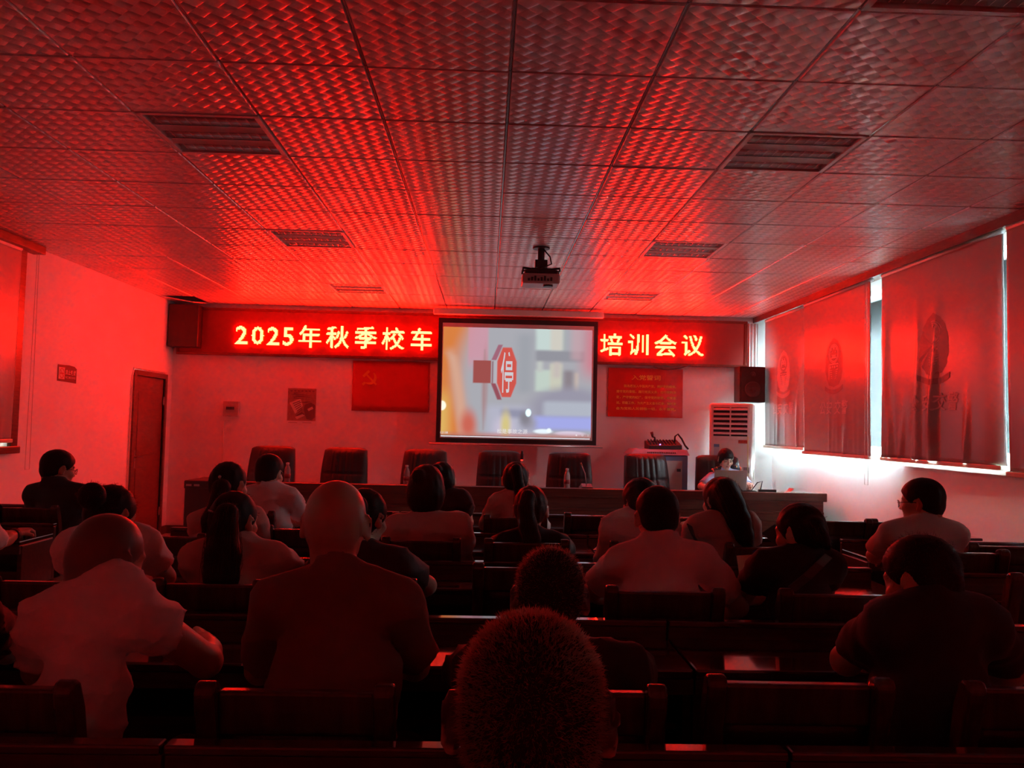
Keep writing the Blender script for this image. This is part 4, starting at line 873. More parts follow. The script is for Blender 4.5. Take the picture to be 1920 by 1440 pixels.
def ripple(P, f, a): return a*(np.sin(f*P[..., 0]*1.7+f*P[..., 2])*np.sin(f*P[..., 1]*1.3+2*np.sin(f*.4*P[..., 0]))+.6*np.sin(2.3*f*P[..., 0]+1.1*f*P[..., 1]))
def hairf(P, st):
    z = P[..., 2]
    if st == 'buzz': return earcut(P, capkeep(P, cran(P)-.0035, n0=-.078, ns=.70))
    if st == 'short': return earcut(P, capkeep(P, cran(P)-(.003+.010*np.clip(z/.08, 0, 1))-ripple(P, 90, .0012), n0=-.07))
    if st == 'thick': return earcut(P, capkeep(P, cran(P)-(.006+.014*np.clip(z/.06, 0, 1))-ripple(P, 80, .002), .035, .9, -.068))
    if st == 'crop': return smin(capkeep(P, cran(P)-.012-ripple(P, 70, .002), .045, .7, -.085, .35), ellf(P, (0, -.05, -.02), (.078, .055, .06)), .03)
    if st == 'bob':
        b_ = smin(cran(P)-.012, ellf(P, (0, -.03, -.035), (.096, .090, .105)), .03)-ripple(P, 70, .002)
        return smax(capkeep(P, b_, .045, .35, -.3, .1), -.128-z, .012)
    if st == 'fringe':
        b_ = cran(P)-.011-ripple(P, 80, .0015); Xa = np.abs(P[..., 0])
        side = smax(ellf(P, (0, -.01, -.01), (.088, .088, .10)), -(Xa-.066), .006)
        d = smin(smax(b_, (P[..., 1]-.078-.9*(z-.03)-.25*(P[..., 0]+.06)*4*0)/1.3, .01), side, .01); return smax(d, -.10-z, .02)
    return capkeep(P, cran(P)-.006-ripple(P, 75, .0018), .04, .75, -.085, .3)     # tied back
M_skin = mat('skin', (.5, .3, .2), .40, attr='skin', sheen=.25); M_hair = mat('black hair', (.012, .009, .008), .55, spec=.2); M_stub = mat('clipped hair', (.020, .014, .011), .7, spec=.15)
M_brown = mat('dark brown hair', (.030, .014, .010), .52, spec=.22)
def strandmat(n, c, t):
    m = mat(n, c, .5, spec=.3); nt = m.node_tree; tr = nt.nodes.new('ShaderNodeBsdfTranslucent'); tr.inputs[0].default_value = (*t, 1)
    ad = nt.nodes.new('ShaderNodeMixShader'); ad.inputs[0].default_value = .5; L = nt.links.new; p = nt.nodes['Principled BSDF']
    L(p.outputs[0], ad.inputs[1]); L(tr.outputs[0], ad.inputs[2]); L(ad.outputs[0], nt.nodes['Material Output'].inputs[0]); return m
M_strand2 = strandmat('dark loose hair strands', (.03, .018, .012), (.16, .09, .06))
M_strand = strandmat('loose hair strands', (.20, .12, .085), (.75, .48, .36))
def cloth(n, c, r=.8): return mat(n, c, r, sheen=.12, bump=.12, bscale=90)
CL_ = dict(white=cloth('white cotton', (.84, .82, .81)), pink=cloth('pale pink cloth', (.74, .57, .52)), black=cloth('black cotton', (.018, .017, .018)), dark=cloth('dark brown knit', (.19, .085, .065)), navy=cloth('dark uniform cloth', (.018, .014, .018)),
           grey=cloth('pale grey pique', (.80, .74, .74)), tan=cloth('dusty pink cotton', (.52, .38, .35)), puff=cloth('light gauze blouse', (.72, .58, .55)), charcoal=cloth('charcoal cotton', (.05, .038, .038)), blue=cloth('light blue uniform cloth', (.36, .42, .62)))
M_trous = cloth('dark trousers', (.02, .02, .024)); M_shoe = mat('dark shoes', (.02, .018, .018), .4)
M_spec = mat('dark spectacle rim', (.02, .018, .02), .3)
def hand(W, d, pal, curl, side):
    W = np.array(W, float); e1 = d/np.linalg.norm(d); e3 = -np.array(pal, float); e3 -= e1*(e3@e1); e3 /= np.linalg.norm(e3); e2 = np.cross(e3, e1)*side; out = []
    for i, o in enumerate((.030, .010, -.010, -.028)):
        kn = W+e1*(.088-.004*abs(i-1))+e2*o; out.append((W+e1*.005+e2*o*.6, kn, .0125, .0115, .014))
        l = (.043, .047, .044, .034)[i]; p = kn; a = 0
        for s_, (f_, r0, r1) in enumerate(((1, .0098, .0088), (.62, .0088, .008), (.5, .008, .0068))):
            a += curl*(.55, .95, .6)[s_]*(1+.08*i); q = p+(e1*math.cos(a)-e3*math.sin(a))*l*f_+e2*.002*(1.5-i)*(1-curl); out.append((p, q, r0, r1, .004)); p = q
    p = W+e1*.028+e2*.022-e3*.006; q = p+(e1*.62+e2*.62-e3*.35)*.045; out += [(p, q, .0135, .011, .010)]
    r_ = q+(e1*.85+e2*(.25-.5*curl)-e3*.35)*.032; out += [(q, r_, .0105, .0082, .004)]
    return out
def strands(name, V, N_, n, ln, m, parent, w_=.0005, jit=.5, down=0.):
    I = RNG.integers(0, len(V), n); P = V[I]+RNG.normal(0, .002, (n, 3)); D = N_[I]*(1-down)+RNG.normal(0, jit*.5, (n, 3)); D[:, 2] -= down; D /= np.linalg.norm(D, axis=1)[:, None]
    L_ = ln*RNG.uniform(.6, 1.2, (n, 1)); T = np.cross(D, RNG.normal(0, 1, (n, 3))); T /= np.linalg.norm(T, axis=1)[:, None]
    A_, B_, Mi, Ti = P-T*w_, P+T*w_, P+D*L_*.55, P+D*L_+np.array([0, 0, -.25])*L_*down
    Vv = np.stack([A_, B_, Mi+T*w_*.8, Mi-T*w_*.8, Ti], 1).reshape(-1, 3); k = np.arange(n)*5
    f = [t for i in k for t in ((i, i+1, i+2, i+3), (i+3, i+2, i+4))]
    return MB().add(Vv, f).build(name, m, parent, fix=False)
def meshnormals(o, v):
    me = o.data; return np.array([x.vector[:] for x in me.vertex_normals])
def V3(p, Yd): return at(p[0], p[1], p[2] if len(p) > 2 else Yd)
def person(label, head, L, R, shirt, hair='short', male=True, hs=.97, yaw=0, pitch=-8, roll=0, eL=None, eR=None, wL=None, wR=None, hip=None, seatY=None, sleeve=.62, longs=False, collar='tee', tail=(), bun=(), curlL=.7, curlR=.7, tall=.0,
           group=None, fat=1., ysh=None, glasses=False, scalp=None, ear=1., hm=None, hc=None, fuzz=0, puff=0., back=1, armr=1., nb=None, palmR=(0, 0, -1), palmL=(0, 0, -1), loose=0., fold=.007, tailfuzz=0, hv=True, widths=(1., 1.)):
    px, pt, HY = head; near = HY < 2.6; fwd0 = 1
    hth = {'buzz': .004, 'short': .013, 'thick': .020, 'crop': .012, 'bob': .012, 'fringe': .011}.get(hair, .006) if hair else 0
    top = at(px, pt, HY); Rh = Rz(yaw)@Rx(pitch)@Ry(roll); Hc = np.array([top[0], HY, 0.])
    smp = np.array([(0, -.012+.098*math.cos(t), .03+.088*math.sin(t)) for t in np.linspace(0, math.pi, 24)])@Rh.T; Hc[2] = top[2]-(smp[:, 2].max()+hth)*hs
    ys = HY-.05 if ysh is None else ysh; SL, SR = V3(L, ys), V3(R, ys)          # SL: shoulder joint at the left of the picture
    if back < 0: SL, SR = SR, SL
    mid = (SL+SR)/2; a = SR-SL; a[2] = 0; wd = np.linalg.norm(a); a /= wd; fw = np.cross([0, 0, 1.], a)
    NB = np.array([mid[0]*.6+Hc[0]*.4, mid[1]*.65+(Hc[1]-.02*back)*.35, max(SL[2], SR[2])+.055]) if nb is None else V3(nb, ys)
    HP = np.array([mid[0], mid[1]-.15*back, .56]) if hip is None else np.array([hip[0], hip[1], .56])
    hb = Hc+Rh@np.array([0, -.028, -.075])*hs
    def arm(Sx, e, w_, q, curl):
        out = a*q
        E_ = V3(e, Sx[1]+.1) if e is not None else Sx+out*.05+fw*.17-np.array([0, 0, max(.12, Sx[2]-.80)])
        if e is None: E_[2] = max(E_[2], .80)
        Wv = V3(w_, E_[1]+.12) if w_ is not None else E_-out*.13+fw*.19+np.array([0, 0, -.015])
        if w_ is None: Wv[2] = max(Wv[2], .79)
        return E_, Wv
    EL, WL = arm(SL, eL, wL, -1, curlL); ER, WR = arm(SR, eR, wR, 1, curlR)
    root = thing('person', label, 'person', (float(HP[0]), float(HP[1]), 0.), group)
    hh = .012 if HY > 3.6 else .010
    if near: hh = .008
    if back < 0: hh = .007
    allp = np.array([SL, SR, EL, ER, WL, WR, HP, NB, Hc]); hands = [(WL, (WL-EL), palmL, curlL, 1 if back > 0 else 1), (WR, (WR-ER), palmR, curlR, -1)]
    boxes = [(Hc-.13, Hc+.14, hh)]+[((w_+.06*d/np.linalg.norm(d))-.10, (w_+.06*d/np.linalg.norm(d))+.10, .006 if HY < 3.6 else .008) for w_, d, _, _, _ in hands if hv]
    lo, hi = allp.min(0)-.2, allp.max(0)+.2; lo[2] = HP[2]-.12
    chain = [(HP+[0, 0, -.03], .112), (HP*.62+mid*.38+[0, 0, -.02], .100), (HP*.25+mid*.75+[0, 0, -.07], .106), (mid+[0, 0, -.035], .074)]
    sx = 1.5*wd/.36
    def torso(Fd, off, k=.03):
        for i in range(len(chain)-1):
            (A0, r0), (A1, r1) = chain[i], chain[i+1]; A0, A1 = np.asarray(A0), np.asarray(A1); r0, r1 = r0*fat+off/2, r1*fat+off/2; rm = max(r0, r1)*sx+.05
            def fn(P, A0=A0, A1=A1, r0=r0, r1=r1):
                Q = P-A0.astype(F32); c = Q@a.astype(F32); ca = float((A1-A0)@a); ab = (A1-A0).astype(F32); t = np.clip(Q[..., 2]/(ab[2]+1e-6), 0, 1)
                c2 = (c-t*ca)/sx; Q2 = Q-(c[..., None])*a.astype(F32)+c2[..., None]*a.astype(F32); ab2 = ab-np.float32(ca)*a.astype(F32)
                tt = np.clip((Q2@ab2)/(ab2@ab2+1e-9), 0, 1); return np.linalg.norm(Q2-tt[..., None]*ab2, axis=-1)-(r0+(r1-r0)*tt)
            Fd.put(np.minimum(A0, A1)-rm, np.maximum(A0, A1)+rm, fn, k)
        Fd.cap(SL+[0, 0, -.01], SR+[0, 0, -.01], .046*fat+off, .046*fat+off, .035)
        for Sx in (SL, SR): Fd.cap(NB+[0, 0, -.02], NB*.25+Sx*.75+[0, 0, .012], .050+off, .036+off, .03)
    B = Field(lo, hi, .016 if not near else .012, boxes)
    torso(B, -.014)
    B.cap(NB-[0, 0, .015], hb, .062*(1 if male else .88), (.056 if male else .046)*hs, .03)
    for Sx, Ex, Wx in ((SL, EL, WL), (SR, ER, WR)):
        B.cap(Sx, Ex, .047*armr, .039*armr, .02); B.cap(Ex, Ex*.55+Wx*.45, .039*armr, .038*armr, .015); B.cap(Ex*.55+Wx*.45, Wx, .038*armr, .026*armr, .02)
    if hv:
        for w_, d, pl, cu_, sd in hands:
            for p in hand(w_, d, pl, cu_, sd): B.cap(*p)
    RhF = Rh.astype(F32); HcF = Hc.astype(F32)
    B.put(Hc-.135*hs, Hc+.135*hs, lambda P: headf(((P-HcF)@RhF)/np.float32(hs), male, ear)*hs, .018)
    ob, v = fobj('body', B, M_skin, root, 1)
    q = ((v-Hc)@Rh)/hs; X = np.abs(q[:, 0]); sk = np.array((.50, .29, .19) if male else (.58, .36, .26)); colr = np.tile(sk, (len(v), 1))
    lip = (np.abs(q[:, 2]+.058) < .011) & (X < .024) & (q[:, 1] > .078); colr[lip] = (.42, .13, .11)
    br = (np.abs(q[:, 2]-.030+.1*np.maximum(0, X-.03)) < .0055) & (X > .012) & (X < .052) & (q[:, 1] > .06); colr[br] = (.04, .025, .02)
    ey = (np.abs(q[:, 2]-.004) < .0045) & (X > .018) & (X < .046) & (q[:, 1] > .068); colr[ey] = (.03, .02, .018)
    if scalp is not None:
        pm = (np.linalg.norm(q, axis=1) < .17) & (capkeep(q, cran(q)-.03, n0=-.07, ns=.7) < 0); colr[pm] = scalp
    cr_ = ob.data.color_attributes.new('skin', 'FLOAT_COLOR', 'POINT'); cr_.data.foreach_set('color', np.c_[colr, np.ones(len(v))].astype(F32).ravel())
    # clothing
    Sh = Field(lo, hi, .010 if near else .013); torso(Sh, .006+loose)
    ph = RNG.uniform(0, 6, 8)
    for q_, (Sx, Ex, Wx) in enumerate(((SL, EL, WL), (SR, ER, WR))):
        u = Ex-Sx; l = np.linalg.norm(u); u = u/l
        if longs:
            u2 = Wx-Ex; l2 = np.linalg.norm(u2); u2 /= l2
            Sh.cap(Sx, Ex, .057*armr, .050*armr, .014); Sh.cap(Ex, Wx, .050*armr, .040*armr, .02, (Wx-u2*.035, u2))
        else: Sh.cap(Sx, Sx+u*l, .057*armr+puff+.4*loose, (.060+.3*loose)*armr+puff*.6, .014, (Sx+u*l*sleeve, u))
    nk = (hb-NB)/np.linalg.norm(hb-NB)
    if collar == 'tee': Sh.cap(NB-[0, 0, .03], NB+nk*.05, .066 if male else .056, .063 if male else .053, .015, (NB+nk*.012, nk*.9+fw*.35)); 
    else: Sh.cap(NB-[0, 0, .03], NB+nk*.09, .074 if male else .062, .066 if male else .056, .012, (NB+nk*.045, nk*.9+fw*.3))
    Sh.put(HP-[.4, .4, .2], HP+[.4, .4, 0], lambda P: (HP[2]-.07)-P[..., 2], .01, 'i')
    G = np.stack(np.meshgrid(*Sh.ax, indexing='ij'), -1); f_ = 0
    for k in range(5):
        kv = RNG.normal(0, 1, 3)*np.array([20, 20, 34]); f_ = f_+(1-np.abs(np.sin((G@kv.astype(F32)+ph[k]+1.5*np.sin(G[..., 2]*9+ph[k]))*.5)))**4
    Sh.d = (Sh.d-fold*f_.astype(F32)).astype(F32); del G
    osh, vs = fobj('shirt', Sh, CL_[shirt], root, 1)
    # hair
    if hair:
        pts = [V3(t, HY) for t in tail]; rad = [t[3] for t in tail]; bl = [(V3(t, HY), t[3]) for t in bun]
        ex = np.array([Hc-.16, Hc+.16]+[p-.07 for p in pts]+[p+.07 for p in pts]+[p-.09 for p, _ in bl]+[p+.09 for p, _ in bl])
        Hf = Field(ex.min(0), ex.max(0), .007 if near else .009)
        Hf.put(Hc-.15*hs, Hc+.15*hs, lambda P: hairf(((P-HcF)@RhF)/np.float32(hs), hair)*hs, .01)
        for i in range(len(pts)-1): Hf.cap(pts[i], pts[i+1], rad[i], rad[i+1], .02)
        for p, r in bl: Hf.ell(p, (r, r*.85, r), .012)
        mm = hm or (M_stub if hair == 'buzz' else M_hair)
        oh, vh = fobj('hair', Hf, mm, root, 1); nrm = meshnormals(oh, vh)
        if fuzz: strands('hair_strands', vh, nrm, fuzz if hair == 'buzz' else fuzz//2, .0085 if hair == 'buzz' else .014, M_strand if hair == 'buzz' else M_strand2, oh, .0004 if near else .0006, .7, 0 if hair in ('buzz',) else .25)
        if len(pts) > 1 and tailfuzz:
            mb = MB(); n = tailfuzz; Pp = np.array(pts); Rr = np.array(rad)
            for i in range(n):
                o_ = RNG.normal(0, 1, 3); o_ /= np.linalg.norm(o_); ln = RNG.uniform(1.0, 1.25); t0 = 0 if RNG.random() < .5 else .4*RNG.random(); path = []
                for t in np.linspace(t0, 1, 7):
                    s_ = t*(len(Pp)-1); j = min(int(s_), len(Pp)-2); p = Pp[j]+(Pp[j+1]-Pp[j])*(s_-j); rr_ = Rr[j]+(Rr[j+1]-Rr[j])*(s_-j); path.append(p+o_*rr_*ln+RNG.normal(0, .003, 3))
                T = np.array([.0009, 0, 0]); Vv = [q_ for k, p in enumerate(path) for q_ in (p-T*(1-k/7), p+T*(1-k/7))]
                mb.add(Vv, [(2*k, 2*k+1, 2*k+3, 2*k+2) for k in range(6)])
            mb.build('hair_strands', M_strand2, oh, fix=False)
    # legs under the desk
    kneeY = HP[1]+.40*back; Tz = .51; T_ = Field(np.array([HP[0]-.28, min(HP[1], kneeY)-.2, .06]), np.array([HP[0]+.28, max(HP[1], kneeY)+.2, HP[2]+.16]), .020)
    Fo = Field(np.array([HP[0]-.25, min(HP[1], kneeY)-.25, -.01]), np.array([HP[0]+.25, max(HP[1], kneeY)+.3, .14]), .012)
    for q_ in (-1, 1):
        h_, kn, an = np.array([HP[0]+q_*.085, HP[1], .545]), np.array([HP[0]+q_*.13, kneeY, Tz]), np.array([HP[0]+q_*.12, kneeY-.06*back, .11])
        T_.cap(h_, kn, .088, .062, .03); T_.cap(kn, an, .062, .048, .02); T_.cap(h_, HP+[0, 0, .06], .10, .10, .05)
        Fo.cap(an+[0, -.03*back, -.075], an+[0, .15*back, -.078], .038, .030, .02); Fo.cap(an+[0, 0, -.02], an+[0, 0, -.07], .042, .042, .02)
    Fo.put(np.array([-9, -9, -1.]), np.array([9, 9, .2]), lambda P: .002-P[..., 2], .003, 'i')
    fobj('trousers', T_, M_trous, root, 1); fobj('shoes', Fo, M_shoe, root, 1)
    if glasses:
        mb = MB(); T = lambda p: Hc+Rh@(np.array(p)*hs)
        for q_ in (-1, 1):
            mb.tube([T((q_*.034+.024*math.cos(t), .104-.012*abs(math.cos(t))*(q_*math.cos(t) > 0), .004+.018*math.sin(t))) for t in np.linspace(0, 2*math.pi, 17)], .0017, 6, False)
            mb.tube([T((q_*.058, .095, .01)), T((q_*.078, .04, .012)), T((q_*.082, -.005, .008))], .0018, 6)
        mb.tube([T((-.010, .106, .008)), T((.010, .106, .008))], .0017, 6); og = mb.build('glasses', M_spec, root, smooth=True)
        mb = MB()
        for q_ in (-1, 1): mb.add([T((q_*.034+.023*math.cos(t), .103-.012*abs(math.cos(t))*(q_*math.cos(t) > 0), .004+.017*math.sin(t))) for t in np.linspace(0, 2*math.pi, 16, False)], [tuple(range(16))])
        mb.build('lens', M_glass, og, fix=False)
    return dict(root=root, Hc=Hc, Rh=Rh, hs=hs, SL=SL, SR=SR, NB=NB, EL=EL, ER=ER, WL=WL, WR=WR, HP=HP, fw=fw, a=a)
# ---------------------------------------------------------------- the audience, front row to back row
st = lambda *k: SEATS[k[0]]
def hp(k, dx=0): s = SEATS[k]; return (s[0]+dx, s[1]+.19)
PEOPLE = []
def pp(*a, **k): r = person(*a, **k); PEOPLE.append(r); return r
# front row
pp('man with glasses in dark uniform shirt seated by the left wall', (111, 842, 5.25), (62, 925), (160, 928), 'navy', 'short', yaw=-38, pitch=-10, hip=hp(27, .1), glasses=True, collar='shirt', fold=.005)
pp('man in white T-shirt sitting in front of the leftmost leather chair', (506, 850, 5.15), (470, 928), (546, 932), 'white', 'short', yaw=-14, pitch=-10, hip=hp(21, .12), eR=(566, 975, 5.35), wR=(543, 978, 5.62), curlR=.5)
pp('woman in dark top with tied hair beyond the bobbed head, arm on desk', (829, 865, 5.2), (796, 940), (868, 938), 'charcoal', 'tied', male=False, yaw=12, pitch=-4, hip=hp(20), eR=(876, 980, 5.35), wR=(866, 985, 5.65), sleeve=.5, bun=[(818, 880, 5.10, .035)], tail=[(818, 900, 5.08, .035), (815, 935, 5.06, .03), (812, 950, 5.06, .015)], fuzz=300)
pp('woman in pale blouse with low tied hair before the upright microphone', (968, 865, 5.15), (932, 942), (1004, 942), 'pink', 'tied', male=False, yaw=-6, pitch=-2, hip=hp(19), eL=(914, 980, 5.25), wL=(935, 990, 5.60), longs=True, tail=[(968, 880, 5.03, .035), (974, 915, 5.0, .03), (970, 945, 5.0, .018), (966, 955, 5.0, .008)], bun=[(966, 885, 5.06, .038)], fuzz=500, tailfuzz=60)
# second row
pp('woman in pale pink shirt with a white hair clip and dark ponytail', (431, 865, 4.2), (375, 978), (478, 972), 'pink', 'tied', male=False, yaw=-22, pitch=-8, hs=.97, hip=hp(14), longs=True, eR=(500, 1035, 4.3), tail=[(415, 915, 4.06, .045), (408, 940, 4.04, .035), (398, 975, 4.02, .048), (392, 1015, 4.02, .035)], fuzz=300, tailfuzz=60)
pp('woman with thick bobbed hair and a puff-sleeved blouse', (800, 870, 4.15), (748, 990), (858, 990), 'puff', 'bob', male=False, yaw=3, pitch=-4, hs=.97, hip=hp(11), eR=(874, 1055, 4.3), wR=(870, 1062, 4.56), sleeve=.5, puff=.016, bun=[(785, 892, 4.05, .035)], fuzz=900, fold=.008, hm=M_brown)
pp('woman in black top with a high ponytail and stray hairs', (996, 910, 4.15), (945, 1020), (1048, 1022), 'black', 'tied', male=False, yaw=-8, pitch=-12, hs=1.0, hip=hp(12), tail=[(990, 932, 4.03, .038), (986, 950, 4.0, .036), (990, 985, 3.98, .042), (998, 1012, 3.98, .040), (1010, 1030, 3.98, .015)], fuzz=900, tailfuzz=120, hm=M_brown)
pp('short-haired person in white shirt behind the man in the polo shirt', (1201, 895, 4.12), (1150, 990), (1252, 985), 'white', 'crop', male=False, yaw=24, pitch=-10, hip=hp(15, -.02), longs=True, eL=(1134, 1050, 4.2), wL=(1180, 1050, 4.5), loose=.012, fuzz=200)
LH = pp('woman with long loose dark hair in a pale shirt', (1352, 893, 4.15), (1308, 985), (1404, 985), 'tan', 'fringe', male=False, yaw=28, pitch=-10, hip=hp(16, -.05), eL=(1284, 1030, 4.32), wL=(1280, 1002, 4.50), curlL=1.0, palmL=(1, 0, 0), sleeve=.45, hs=.97,
   tail=[(1360, 920, 4.08, .062), (1372, 945, 4.04, .060), (1385, 975, 4.01, .055), (1396, 1005, 4.0, .042), (1405, 1030, 4.0, .018)], fuzz=300, tailfuzz=120)
pp('man with glasses in a pale T-shirt seated before the lit wall', (1728, 895, 4.02), (1672, 1000), (1788, 1000), 'tan', 'short', yaw=42, pitch=-6, hip=hp(24, -.02), glasses=True, eL=(1640, 1042, 4.15), wL=(1672, 1036, 4.52), sleeve=.72, fat=1.2, hs=.97)
pp('person at the left edge whose pale sleeve and watch arm rest on a desk', (-170, 860, 4.25), (-150, 980), (-40, 985), 'white', 'short', yaw=-5, pitch=-8, hip=(-3.0, 4.1), eR=(-6, 1018, 4.42), wR=(32, 1000, 4.62), curlR=.9, sleeve=.8, loose=.01)
# third row
pp('woman in white top bent over with a loose bun, left side', (210, 908, 3.3), (130, 1025), (272, 1022), 'white', 'tied', male=False, yaw=-25, pitch=-26, hs=.97, hip=hp(10, .05), eR=(310, 1082, 3.42), wR=(262, 1100, 3.6), sleeve=.55, bun=[(172, 930, 3.18, .052)], fuzz=1400, loose=.006)
pp('woman in pale blouse with a long wavy dark ponytail', (442, 920, 3.28), (372, 1045), (512, 1045), 'pink', 'tied', male=False, yaw=-22, pitch=-10, hs=.97, hip=hp(7), tail=[(425, 965, 3.15, .045), (420, 1000, 3.12, .050), (418, 1040, 3.08, .062), (415, 1085, 3.06, .060), (412, 1110, 3.06, .035)], fuzz=700, tailfuzz=150, sleeve=.7, puff=.008, fold=.010)
pp('woman in dark top with pale bare elbow, beside the bald man', (686, 915, 3.3), (606, 1060), (752, 1058), 'charcoal', 'tied', male=False, yaw=-30, pitch=-14, hs=.97, hip=hp(9, .02), eR=(800, 1098, 3.42), wR=(752, 1130, 3.55), sleeve=.62, bun=[(668, 950, 3.18, .045)], fuzz=900)
pp('man in pale grey polo shirt with clipped hair, centre right', (1233, 910, 3.2), (1162, 1052), (1314, 1050), 'grey', 'short', yaw=2, pitch=-12, hip=hp(5, .03), eR=(1384, 1138, 3.30), wR=(1340, 1170, 3.52), eL=(1110, 1110, 3.35), wL=(1140, 1120, 3.55), collar='polo', sleeve=.70, fat=1.1, fuzz=500, curlL=.9)
SB = pp('woman in black T-shirt with a bag strap across her back', (1500, 942, 3.22), (1432, 1060), (1556, 1062), 'black', 'tied', male=False, yaw=34, pitch=-12, hs=.97, hip=hp(6, .02), eL=(1392, 1120, 3.35), wL=(1440, 1112, 3.58), sleeve=.55, tail=[(1528, 985, 3.12, .035), (1540, 1010, 3.1, .028), (1552, 1025, 3.1, .015)], fuzz=300, tailfuzz=40)
# fourth row
pp('shaven-headed man in a white T-shirt leaning on his right elbow', (203, 962, 2.05), (92, 1170, 1.98), (250, 1148, 2.0), 'white', None, yaw=-28, pitch=-18, roll=5, hs=.92, hip=(-.92, 1.90), eR=(386, 1240, 2.22), wR=(384, 1204, 2.40), palmR=(-.6, 0, -.8), curlR=1.25, sleeve=.36, scalp=(.16, .09, .065), loose=.012, fold=.010, armr=1.05, eL=(75, 1255, 2.22), wL=(140, 1240, 2.44), nb=(205, 1100, 2.0))
pp('bald man in a dark brown short-sleeved shirt', (633, 900, 2.12), (518, 1128, 2.08), (750, 1124, 2.08), 'dark', None, yaw=-3, pitch=-4, hs=.97, hip=hp(0, .03), sleeve=.8, nb=(634, 1072, 2.06), scalp=(.40, .22, .15), fat=1.06, eR=(778, 1248, 2.28), wR=(700, 1245, 2.5), eL=(488, 1255, 2.28), wL=(540, 1240, 2.5), fold=.005)
pp('man in black with clipped hair, head bowed, in the middle', (1033, 1025, 1.98), (905, 1262, 1.95), (1180, 1262, 1.95), 'black', 'buzz', yaw=-4, pitch=-20, hs=1.0, hip=hp(2), fuzz=5000, nb=(1050, 1215, 1.93), scalp=(.05, .032, .025), fold=.010)
pp('man in a black T-shirt with thick hair on the right, looking aside', (1727, 1001, 2.08), (1668, 1176, 2.02), (1842, 1172, 2.02), 'black', 'short', yaw=32, pitch=-16, hs=.91, hip=hp(4, -.20), eL=(1586, 1238, 2.24), wL=(1612, 1186, 2.42), palmL=(.7, 0, -.7), curlL=.5, sleeve=.60, fat=1.2, fuzz=2500, eR=(1890, 1262, 2.2), loose=.008, fold=.006)
pp('person in a dark sleeve half out of the picture at the left edge', (-150, 985, 2.02), (-240, 1170), (-50, 1160), 'black', 'short', yaw=5, pitch=-12, hip=(-1.56, 1.90), eR=(14, 1215, 2.25), wR=(-25, 1212, 2.5), sleeve=.6)
# nearest the viewer
pp('person nearest the viewer, clipped dark hair seen from behind', (998, 1150, .95), (828, 1640, .90), (1180, 1640, .90), 'black', 'buzz', yaw=-2, pitch=-6, hs=.97, hip=(.05, .78), ear=1.5, fuzz=26000, scalp=(.035, .022, .017), tall=0, hv=False)
# the officer behind the podium
OF = pp('woman in light blue uniform with dark shoulder boards behind the laptop', (1361, 840, 9.42), (1335, 895), (1389, 892), 'blue', 'fringe', male=False, yaw=188, pitch=-20, hs=.97, back=-1, hip=(at(1361, 880, 9.5)[0], 9.52), ysh=9.45, collar='shirt', eL=(1402, 912, 9.36), wL=(1404, 909, 9.22), eR=(1315, 912, 9.36), wR=(1332, 920, 9.22), sleeve=.8, fold=.005)
for q_, Sx in ((1, OF['SL']), (-1, OF['SR'])):
    n_ = OF['NB']; d_ = Sx-n_; m0, m1 = n_+d_*.30+np.array([0, 0, .055]), n_+d_*.98+np.array([0, 0, .062])
    MB().tube([m0, (m0+m1)/2+[0, 0, .006], m1], [.026, .03, .028], 10).build('shoulder_board', mat('dark shoulder board', (.02, .02, .03), .6), OF['root'], smooth=True)
    MB().tube([m0+(m1-m0)*.86+[0, 0, .006], m1+[0, 0, .006]], .03, 10).build('board_badge', mat('red board badge', (.7, .10, .04), .4), OF['root'], smooth=True)
    MB().tube([m0+(m1-m0)*.50+[0, -.01, .020], m0+(m1-m0)*.58+[0, -.01, .020]], .018, 8).build('board_pin', mat('brass pin', (.75, .55, .2), .3, metal=.8), OF['root'], smooth=True)
# straps, clips and a watch
def strap(pr, pts, w_, m, name):
    V = []; 
    for x, y, Y_ in pts: p = at(x, y, Y_); V += [p+np.array([-w_, 0, w_*.6]), p+np.array([w_, 0, -w_*.6])]
    o = MB().add(V, [(2*k, 2*k+1, 2*k+3, 2*k+2) for k in range(len(pts)-1)]).build(name, m, pr['root'], fix=False); md = o.modifiers.new('t', 'SOLIDIFY'); md.thickness = .006; return o
strap(LH, [(1292, 985, 4.02), (1299, 1002, 4.0), (1308, 1017, 4.02)], .012, M_black, 'sleeve_band')
strap(SB, [(1552, 1044, 3.12), (1535, 1060, 3.04), (1512, 1082, 3.02), (1484, 1104, 3.03)], .014, mat('grey bag strap', (.07, .065, .075), .5), 'bag_strap')
P = PEOPLE[4]; c_ = P['Hc']+P['Rh']@np.array([.035, -.115, .005])
mb = MB()
for k in range(4): mb.lathe([(0, -.009), (.008, -.004), (.008, .004), (0, .009)], 10, np.array(Matrix.Translation(c_+np.array([0, .004*k, .030-.020*k]))))
mb.build('hair_clip', mat('pearl clip', (.75, .7, .68), .3), P['root'], smooth=True)
P = PEOPLE[12]; c_ = P['Hc']+P['Rh']@np.array([-.02, -.118, .03]); MB().tube([c_+[-.012, 0, .004], c_+[.014, 0, -.004]], .004, 8).build('hair_clip', M_metal, P['root'])
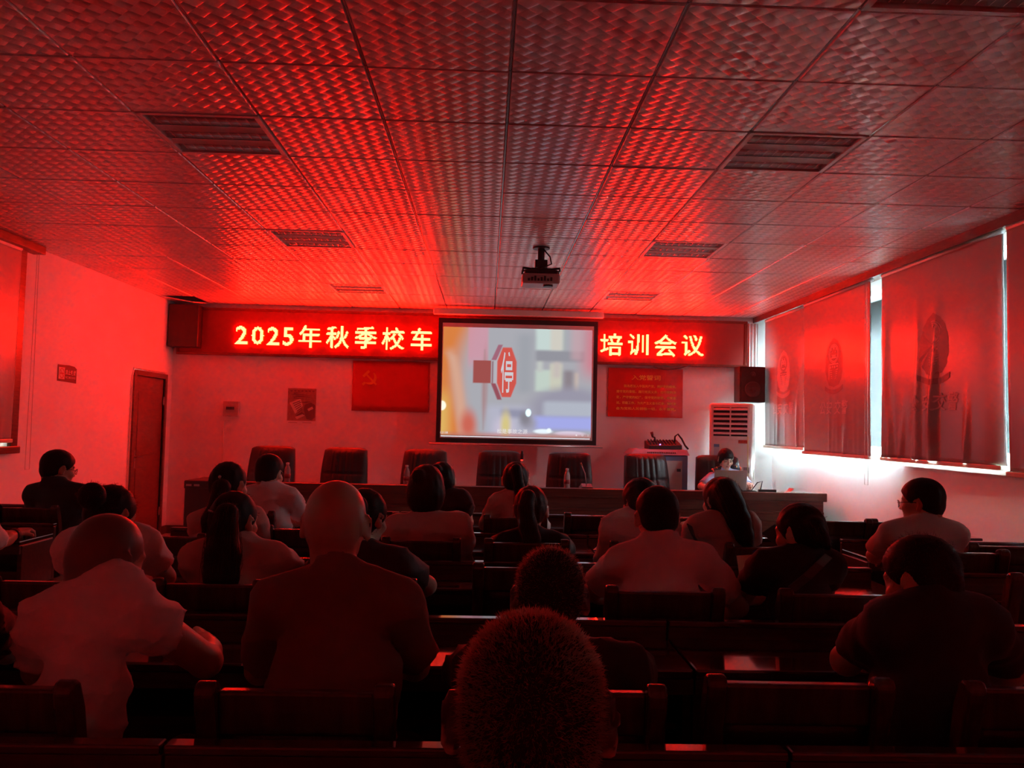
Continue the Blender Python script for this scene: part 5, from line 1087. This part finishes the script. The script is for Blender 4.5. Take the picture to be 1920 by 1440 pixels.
P = PEOPLE[10]; u_ = P['WR']-P['ER']; u_ /= np.linalg.norm(u_); MB().tube([P['WR']-u_*.05, P['WR']-u_*.02], .034, 16).build('wristwatch', M_black, P['root'], smooth=True)
# ---------------------------------------------------------------- small things on the desks
def sheet(name, pts, m, label, cat, th=.002):
    V = [at(*p) if len(p) == 3 and not isinstance(p[2], str) else onz(p[0], p[1], DZT+.004) for p in pts]
    o = MB().add(V, [tuple(range(len(V)))]).build(name, m, fix=False); md = o.modifiers.new('t', 'SOLIDIFY'); md.thickness = th; md.offset = 0; return tag(o, label, cat)
sheet('paper_sheet', [(1390, 1106, 3.50), (1420, 1106, 3.50), (1416, 1040, 3.62), (1381, 1042, 3.62)], mat('yellowish paper', (.72, .58, .34), .6), 'yellowish paper held up in front of the woman in black T-shirt', 'paper')  # the yellow light on this sheet is put into its colour
sheet('blue_folder', [(1400, 1062, 3.60), (1424, 1062, 3.60), (1426, 1032, 3.66), (1412, 1032, 3.66)], mat('blue folder', (.03, .10, .30), .5), 'small blue folder beside the yellowish paper', 'folder')
sheet('paper_sheet', [(1382, 1098, 3.52), (1398, 1096, 3.54), (1402, 1086, 3.66), (1386, 1088, 3.64)], M_paper, 'bright white paper at the elbow of the woman in black T-shirt', 'paper')
sheet('black_folder', [(1452, 1020, 4.55), (1480, 1000, 4.55), (1452, 983, 4.62), (1428, 1000, 4.62)], M_black, 'black folder tilted up at the right end of the second desk row', 'folder')
sheet('paper_sheet', [(1112, 1031, 's'), (1138, 1031, 's'), (1136, 1024, 's'), (1120, 1024, 's')], M_paper, 'white paper at the left elbow of the short-haired person in white', 'paper', .001)
sheet('paper_sheet', [(452, 1248, 's'), (480, 1250, 's'), (478, 1238, 's'), (456, 1236, 's')], M_paper, 'red-lit paper at the left elbow of the bald man', 'paper', .001)
sheet('phone', [(428, 1252, 2.42), (440, 1252, 2.42), (452, 1234, 2.46), (446, 1232, 2.46)], M_black, 'dark phone tilted up on the desk left of the bald man', 'phone', .009)
sheet('paper_sheet', [(22, 1004, 's'), (62, 1004, 's'), (66, 998, 's'), (30, 998, 's')], M_paper, 'paper under the hand at the left edge', 'paper', .001)
